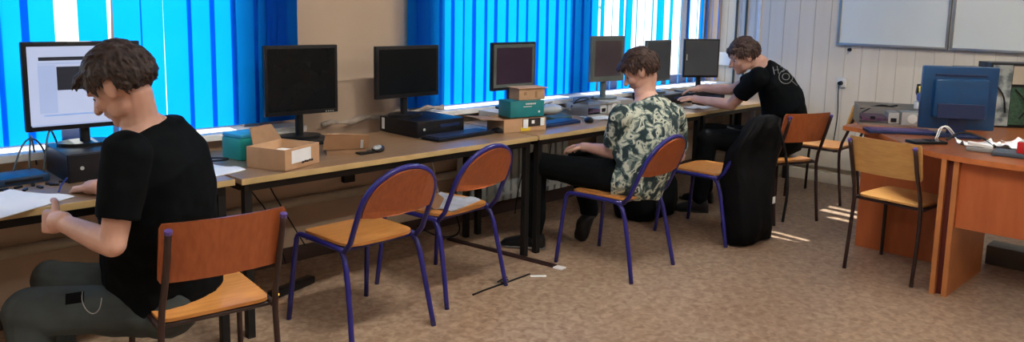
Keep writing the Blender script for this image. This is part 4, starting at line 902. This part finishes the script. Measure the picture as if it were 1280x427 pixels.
def person(name, label, J, F, Fh, headc, up_h, shirt, pants, hairm, tors, shirt_hem_i=0, sleeve=0.8, seed=1, hk=1.0, handspec=None, fringe=.03, sizes=None, ssz=None, shoes=None, loc=None):
    t = None
    Lv = UP.cross(F).normalized(); Rm = basis(Fh, up_h)
    sp = [V(p) for p in tors]
    sizes = sizes or [(.165, .115), (.150, .105), (.150, .110), (.165, .115), (.170, .105), (.125, .075), (.060, .058)]
    bm = B(); torso(bm, sp, Lv, sizes)
    head(bm, headc, Rm, hk)
    capsule(bm, sp[-1], V(headc) + Rm @ V((-.022, 0, -.045)), .060, .056)
    capsule(bm, sp[-2], sp[-1], .075, .062)
    for sd_ in ('l', 'r'):
        sh, el, wr = J['sh_' + sd_], J['el_' + sd_], J['wr_' + sd_]
        capsule(bm, sh, el, .052, .040); m_ = el.lerp(wr, .28); capsule(bm, el, m_, .041, .042); capsule(bm, m_, wr, .042, .0275)
        ell(bm, sh, (.060, .060, .060))
        hp, kn, an = J['hip_' + sd_], J['kn_' + sd_], J['an_' + sd_]
        capsule(bm, hp, kn, .075, .050); capsule(bm, kn, an, .050, .034)
        dd, nn, si, cu = handspec[sd_]; hand(bm, wr, dd, nn, si, cu, 1.1)
        ft = J['toe_' + sd_]; capsule(bm, an, an.lerp(V((ft.x, ft.y, min(.03, an.z * .5))), .35) + V((0, 0, -.02)), .030, .020)
    me = remesh(bm, 0.0042, 3, 0.5)
    body = obj(name, me, 'skin', smooth=180); tag(body, label, 'person')
    # eyes
    for s_ in (-1, 1):
        bm = B(); c = V(headc) + Rm @ (V((.073, .031 * s_, .004)) * hk); ell(bm, c, (.010, .010, .0045), Rm, 2); e = obj('eye', bm, 'white', body, 180)
        bm = B(); ell(bm, c + Rm @ V((.009, 0, -.002)), (.005, .006, .006), Rm, 2); obj('iris', bm, 'hair', e, 180)
        bm = B(); tube(bm, [V(headc) + Rm @ (V((x, y * s_, z)) * hk) for x, y, z in [(.092, .014, .024), (.091, .03, .029), (.078, .047, .025)]], .0035, 6); obj('eyebrow', bm, hairm, body, 180)
    hair('hair', body, headc, Rm, hairm, hk, seed, fringe)
    # shirt
    bm = B(); ssz = ssz or [(.205, .150), (.195, .145), (.190, .145), (.195, .140), (.195, .125), (.150, .090), (.085, .075)]
    sp2 = list(sp); torso(bm, sp2[:-1] + [sp2[-1] - (sp2[-1] - sp2[-2]) * .45], Lv, ssz)
    for sd_ in ('l', 'r'):
        sh, el = J['sh_' + sd_], J['el_' + sd_]; e2 = sh.lerp(el, sleeve)
        tube(bm, [sh, sh.lerp(e2, .5), e2], [.072, .069, .066], 20); ell(bm, sh, (.074, .074, .074))
    me = remesh(bm, 0.006, 5, 0.6); wrinkle(me, .0085, 9, seed, V((1, 1, .5)))
    st = obj('tee_shirt', me, shirt, body, 180)
    # trousers
    bm = B()
    for sd_ in ('l', 'r'):
        hp, kn, an = J['hip_' + sd_], J['kn_' + sd_], J['an_' + sd_]
        capsule(bm, hp, kn, .100, .078); capsule(bm, kn, an, .076, .058); tube(bm, [kn.lerp(an, .5), an], [.068, .062], 18)
    capsule(bm, J['hip_l'], J['hip_r'], .11, .11)
    ell(bm, sp[0] + V((0, 0, .0)), (.15, .15, .11))
    me = remesh(bm, 0.006, 5, 0.6); wrinkle(me, .008, 8, seed + 3)
    tr = obj('trousers', me, pants, body, 180)
    for sd_ in ('l', 'r'):
        an, ft = J['an_' + sd_], J['toe_' + sd_]; d = V((ft.x - an.x, ft.y - an.y, 0)).normalized(); bm = B()
        zz = 0.0; hl = J.get('heel_' + sd_); shoe(bm, *((hl, V(ft)) if hl else (V((an.x, an.y, zz)) - d * .07, V((ft.x, ft.y, zz)))), *((d,) if hl else ())); so = obj('shoe', bm, 'plastic', body, 60)
        if hl: continue
        bm = B(); shoe_p = [V((an.x, an.y, zz + .004)) - d * .075, V((ft.x, ft.y, zz + .004)) + d * .004]; sv = d.cross(UP)
        ringloft(bm, [ring(V((an.x, an.y, zz + .012)) + d * (-.07 + (0.07 + (ft - an).length) * f), sv * hw, UP * .010, 16, .7) for f, hw in [(0, .03), (.3, .038), (.75, .050), (1.0, .02)]]); obj('sole', bm, 'grey' if shirt != 'tee' else 'plastic', so, 60)
    return body, st, tr
def dirv(az, z=0): return V((math.cos(math.radians(az)), math.sin(math.radians(az)), z))

# person 1: lit screen, black tee ------------------------------------------------
F1 = dirv(122); 
J = dict(sh_l=at(160, 192, 2.42), el_l=at(141, 305, 2.36), wr_l=at(76, 277, 2.50),
         sh_r=at(196, 185, 2.78), el_r=at(184, 258, 2.90), wr_r=at(120, 233, 2.99),
         hip_l=at(207, 386, 2.66), kn_l=at(36, 388, 2.55), an_l=V((0, 0, 0)), hip_r=at(228, 368, 2.85), kn_r=at(64, 350, 2.92), an_r=V((0, 0, 0)))
for sd_ in 'lr':
    k_ = J['kn_' + sd_]; J['an_' + sd_] = V((k_.x + F1.x * -.02, k_.y + F1.y * -.02, .10)); J['toe_' + sd_] = V((k_.x + F1.x * .15, k_.y + F1.y * .15, .03))
sp1 = [at(214, 368, 2.77), at(204, 330, 2.76), at(201, 285, 2.71), at(199, 240, 2.65), at(193, 200, 2.61), at(183, 168, 2.58), at(175, 150, 2.57)]
person('person', 'person in black tee and grey trousers bending over a sheet at the lit screen', J, F1, dirv(133, -.62), at(152, 107, 2.56), V((-.35, .35, 1.2)), 'tee', 'trousers', 'hair', sp1, hk=1.04, ssz=[(.215, .170), (.215, .172), (.21, .170), (.21, .160), (.205, .140), (.155, .095), (.085, .075)], sleeve=.72, seed=1,
       handspec=dict(l=(at(38, 276, 2.60) - J['wr_l'], V((-.6, -.6, .2)), 1, 1.0), r=(at(88, 238, 3.06) - J['wr_r'], V((0.1, 0, 1)), 1, .8)), fringe=.035)
tr1 = [o for o in bpy.data.objects if o.name.startswith('trousers')][0]
bm = B()
for k in range(6):
    ps = []
    for px_ in (82, 90, 98, 105):
        py_ = 366 + k * 2.2 + (98 - px_) * .15; r = RT * ((px_ - 640) / F_PX) - U1 * ((py_ - PY_PX) / F_PX) + FW
        ok, lc, nm_, _ = tr1.ray_cast(V((0, 0, CAM_H)), r.normalized())
        if ok: ps.append(lc + nm_ * .001)
    if len(ps) > 1: tube(bm, ps, .0035, 6)
obj('pocket', bm, 'blackcloth', tr1)
bm = B(); q = at(100, 376, 2.36)
tube(bm, [at(103, 364, 2.47), at(102, 376, 2.45), at(108, 388, 2.44), at(117, 393, 2.44), at(125, 386, 2.445), at(127, 372, 2.46)], .0016, 6, smooth=2)
tag(obj('key_chain', bm, 'steel', smooth=180), 'thin metal chain loop hanging from the grey trousers pocket', 'chain')
bm = B(); tube(bm, [at(73, 241, 3.02), at(76, 232, 3.03), at(84, 222, 3.04)], .004, 8); tag(obj('pen', bm, 'nail', smooth=60), 'thin pen held over the desk by the person at the lit screen', 'pen')

# person 2: patterned shirt -------------------------------------------------------
F2 = dirv(84)
J = dict(sh_l=at(777, 146, 4.40), el_l=at(766, 190, 4.50), wr_l=at(734, 184, 4.66), sh_r=at(842, 143, 4.62), el_r=at(848, 195, 4.80), wr_r=at(745, 186, 4.85),
         hip_l=V((3.60, 2.77, .53)), kn_l=V((3.47, 3.27, .545)), an_l=V((3.43, 3.30, .12)), toe_l=V((3.33, 3.46, 0.03)),
         hip_r=V((3.76, 2.78, .53)), kn_r=V((3.86, 3.24, .53)), an_r=V((3.87, 3.12, .14)), toe_r=V((3.80, 3.24, .03)))
J['an_l'] = V((3.50, 3.28, .12)); J['kn_l'] = V((3.50, 3.28, .545)); J['toe_l'] = V((3.385, 3.465, .03)); J['an_r'] = at(737, 264, 4.98); J['toe_r'] = V((3.83, 3.19, .02)); J['toe_r'] = at(727, 300, 4.93); J['heel_r'] = J['an_r'] + V((.015, -.02, -.012))
sp2 = [V((3.69, 2.74, .54)), at(800, 222, 4.50), at(805, 198, 4.50), at(809, 172, 4.52), at(812, 150, 4.54), at(811, 130, 4.56), at(806, 118, 4.58)]
person('person', 'seated person in grey and dark patterned short-sleeved shirt with black trousers', J, F2, dirv(125, -.55), at(801, 89, 4.60), V((-.3, .35, 1.2)), 'camo', 'blacktr', 'hair2', sp2, sleeve=.78, seed=5,
       handspec=dict(l=(at(712, 182, 4.76) - J['wr_l'], V((0, -.2, 1)), -1, .7), r=(at(722, 182, 4.84) - J['wr_r'], V((0, -.2, 1)), 1, .7)), fringe=.03,
       ssz=[(.215, .165), (.215, .160), (.215, .155), (.215, .150), (.210, .130), (.160, .095), (.085, .075)])

# person 3: black tee with logo -----------------------------------------------------
F3 = dirv(118)
J = dict(sh_l=at(948, 96, 5.45), el_l=at(914, 131, 5.66), wr_l=at(872, 124, 5.98), sh_r=at(958, 92, 5.82), el_r=at(915, 112, 6.05), wr_r=at(878, 110, 6.25),
         hip_l=V((5.40, 2.80, .54)), kn_l=V((5.13, 3.06, .56)), an_l=V((5.10, 3.08, .11)), toe_l=V((5.0, 3.24, .03)),
         hip_r=V((5.54, 2.88, .54)), kn_r=V((5.40, 3.22, .56)), an_r=V((5.40, 3.22, .11)), toe_r=V((5.36, 3.40, .03)))
sp3 = [V((5.50, 2.80, .54)), at(980, 168, 5.80), at(981, 145, 5.76), at(977, 122, 5.64), at(968, 103, 5.64), at(957, 88, 5.66), at(948, 78, 5.68)]
person('person', 'person in black tee with white back print leaning on the far corner desk', J, F3, dirv(138, -.38), at(930, 71, 5.70), V((-.2, .2, 1.2)), 'tee', 'blacktr', 'hair2', sp3, sleeve=.62, seed=8,
       handspec=dict(l=(at(853, 120, 6.1) - J['wr_l'], V((0, 0, 1)), -1, .45), r=(at(862, 112, 6.3) - J['wr_r'], V((0, 0, 1)), 1, .45)), fringe=.012, hk=1.02,
       ssz=[(.215, .165), (.210, .165), (.205, .160), (.205, .150), (.200, .130), (.150, .090), (.080, .072)])
# back print of the third shirt, laid on the cloth surface
p3 = [o for o in bpy.data.objects if o.name.startswith('tee_shirt')][-1]
dg = bpy.context.evaluated_depsgraph_get()
def on_shirt(px, py):
    r = RT * ((px - 640) / F_PX) - U1 * ((py - PY_PX) / F_PX) + FW
    ok, loc, nrm, _ = p3.ray_cast(V((0, 0, CAM_H)) , r.normalized())
    return (loc + nrm * .003) if ok else None
def strokes(lines, nm, r=.004):
    bm = B(); n = 0
    for ln in lines:
        ps = [on_shirt(*p) for p in ln]; ps = [p for p in ps if p is not None]
        if len(ps) > 1: tube(bm, ps, r, 5); n += 1
    if n: obj(nm, bm, mat('print_grey', (0.22, 0.23, 0.23), 0.8), p3)
ringp = [(982 + 8.5 * math.cos(a * PI / 9), 96 + 8.5 * math.sin(a * PI / 9)) for a in range(19)]
ringq = [(982 + 4.5 * math.cos(a * PI / 6), 96 + 4.0 * math.sin(a * PI / 6)) for a in range(13)]
strokes([ringp, ringq], 'back_print', .0028); strokes([[(966, 84), (968, 93)], [(971, 83), (973, 92)], [(968, 88), (973, 87)], [(975, 84), (978, 84), (980, 89), (977, 90)], [(988, 100), (996, 107)]], 'back_lettering', .0025)
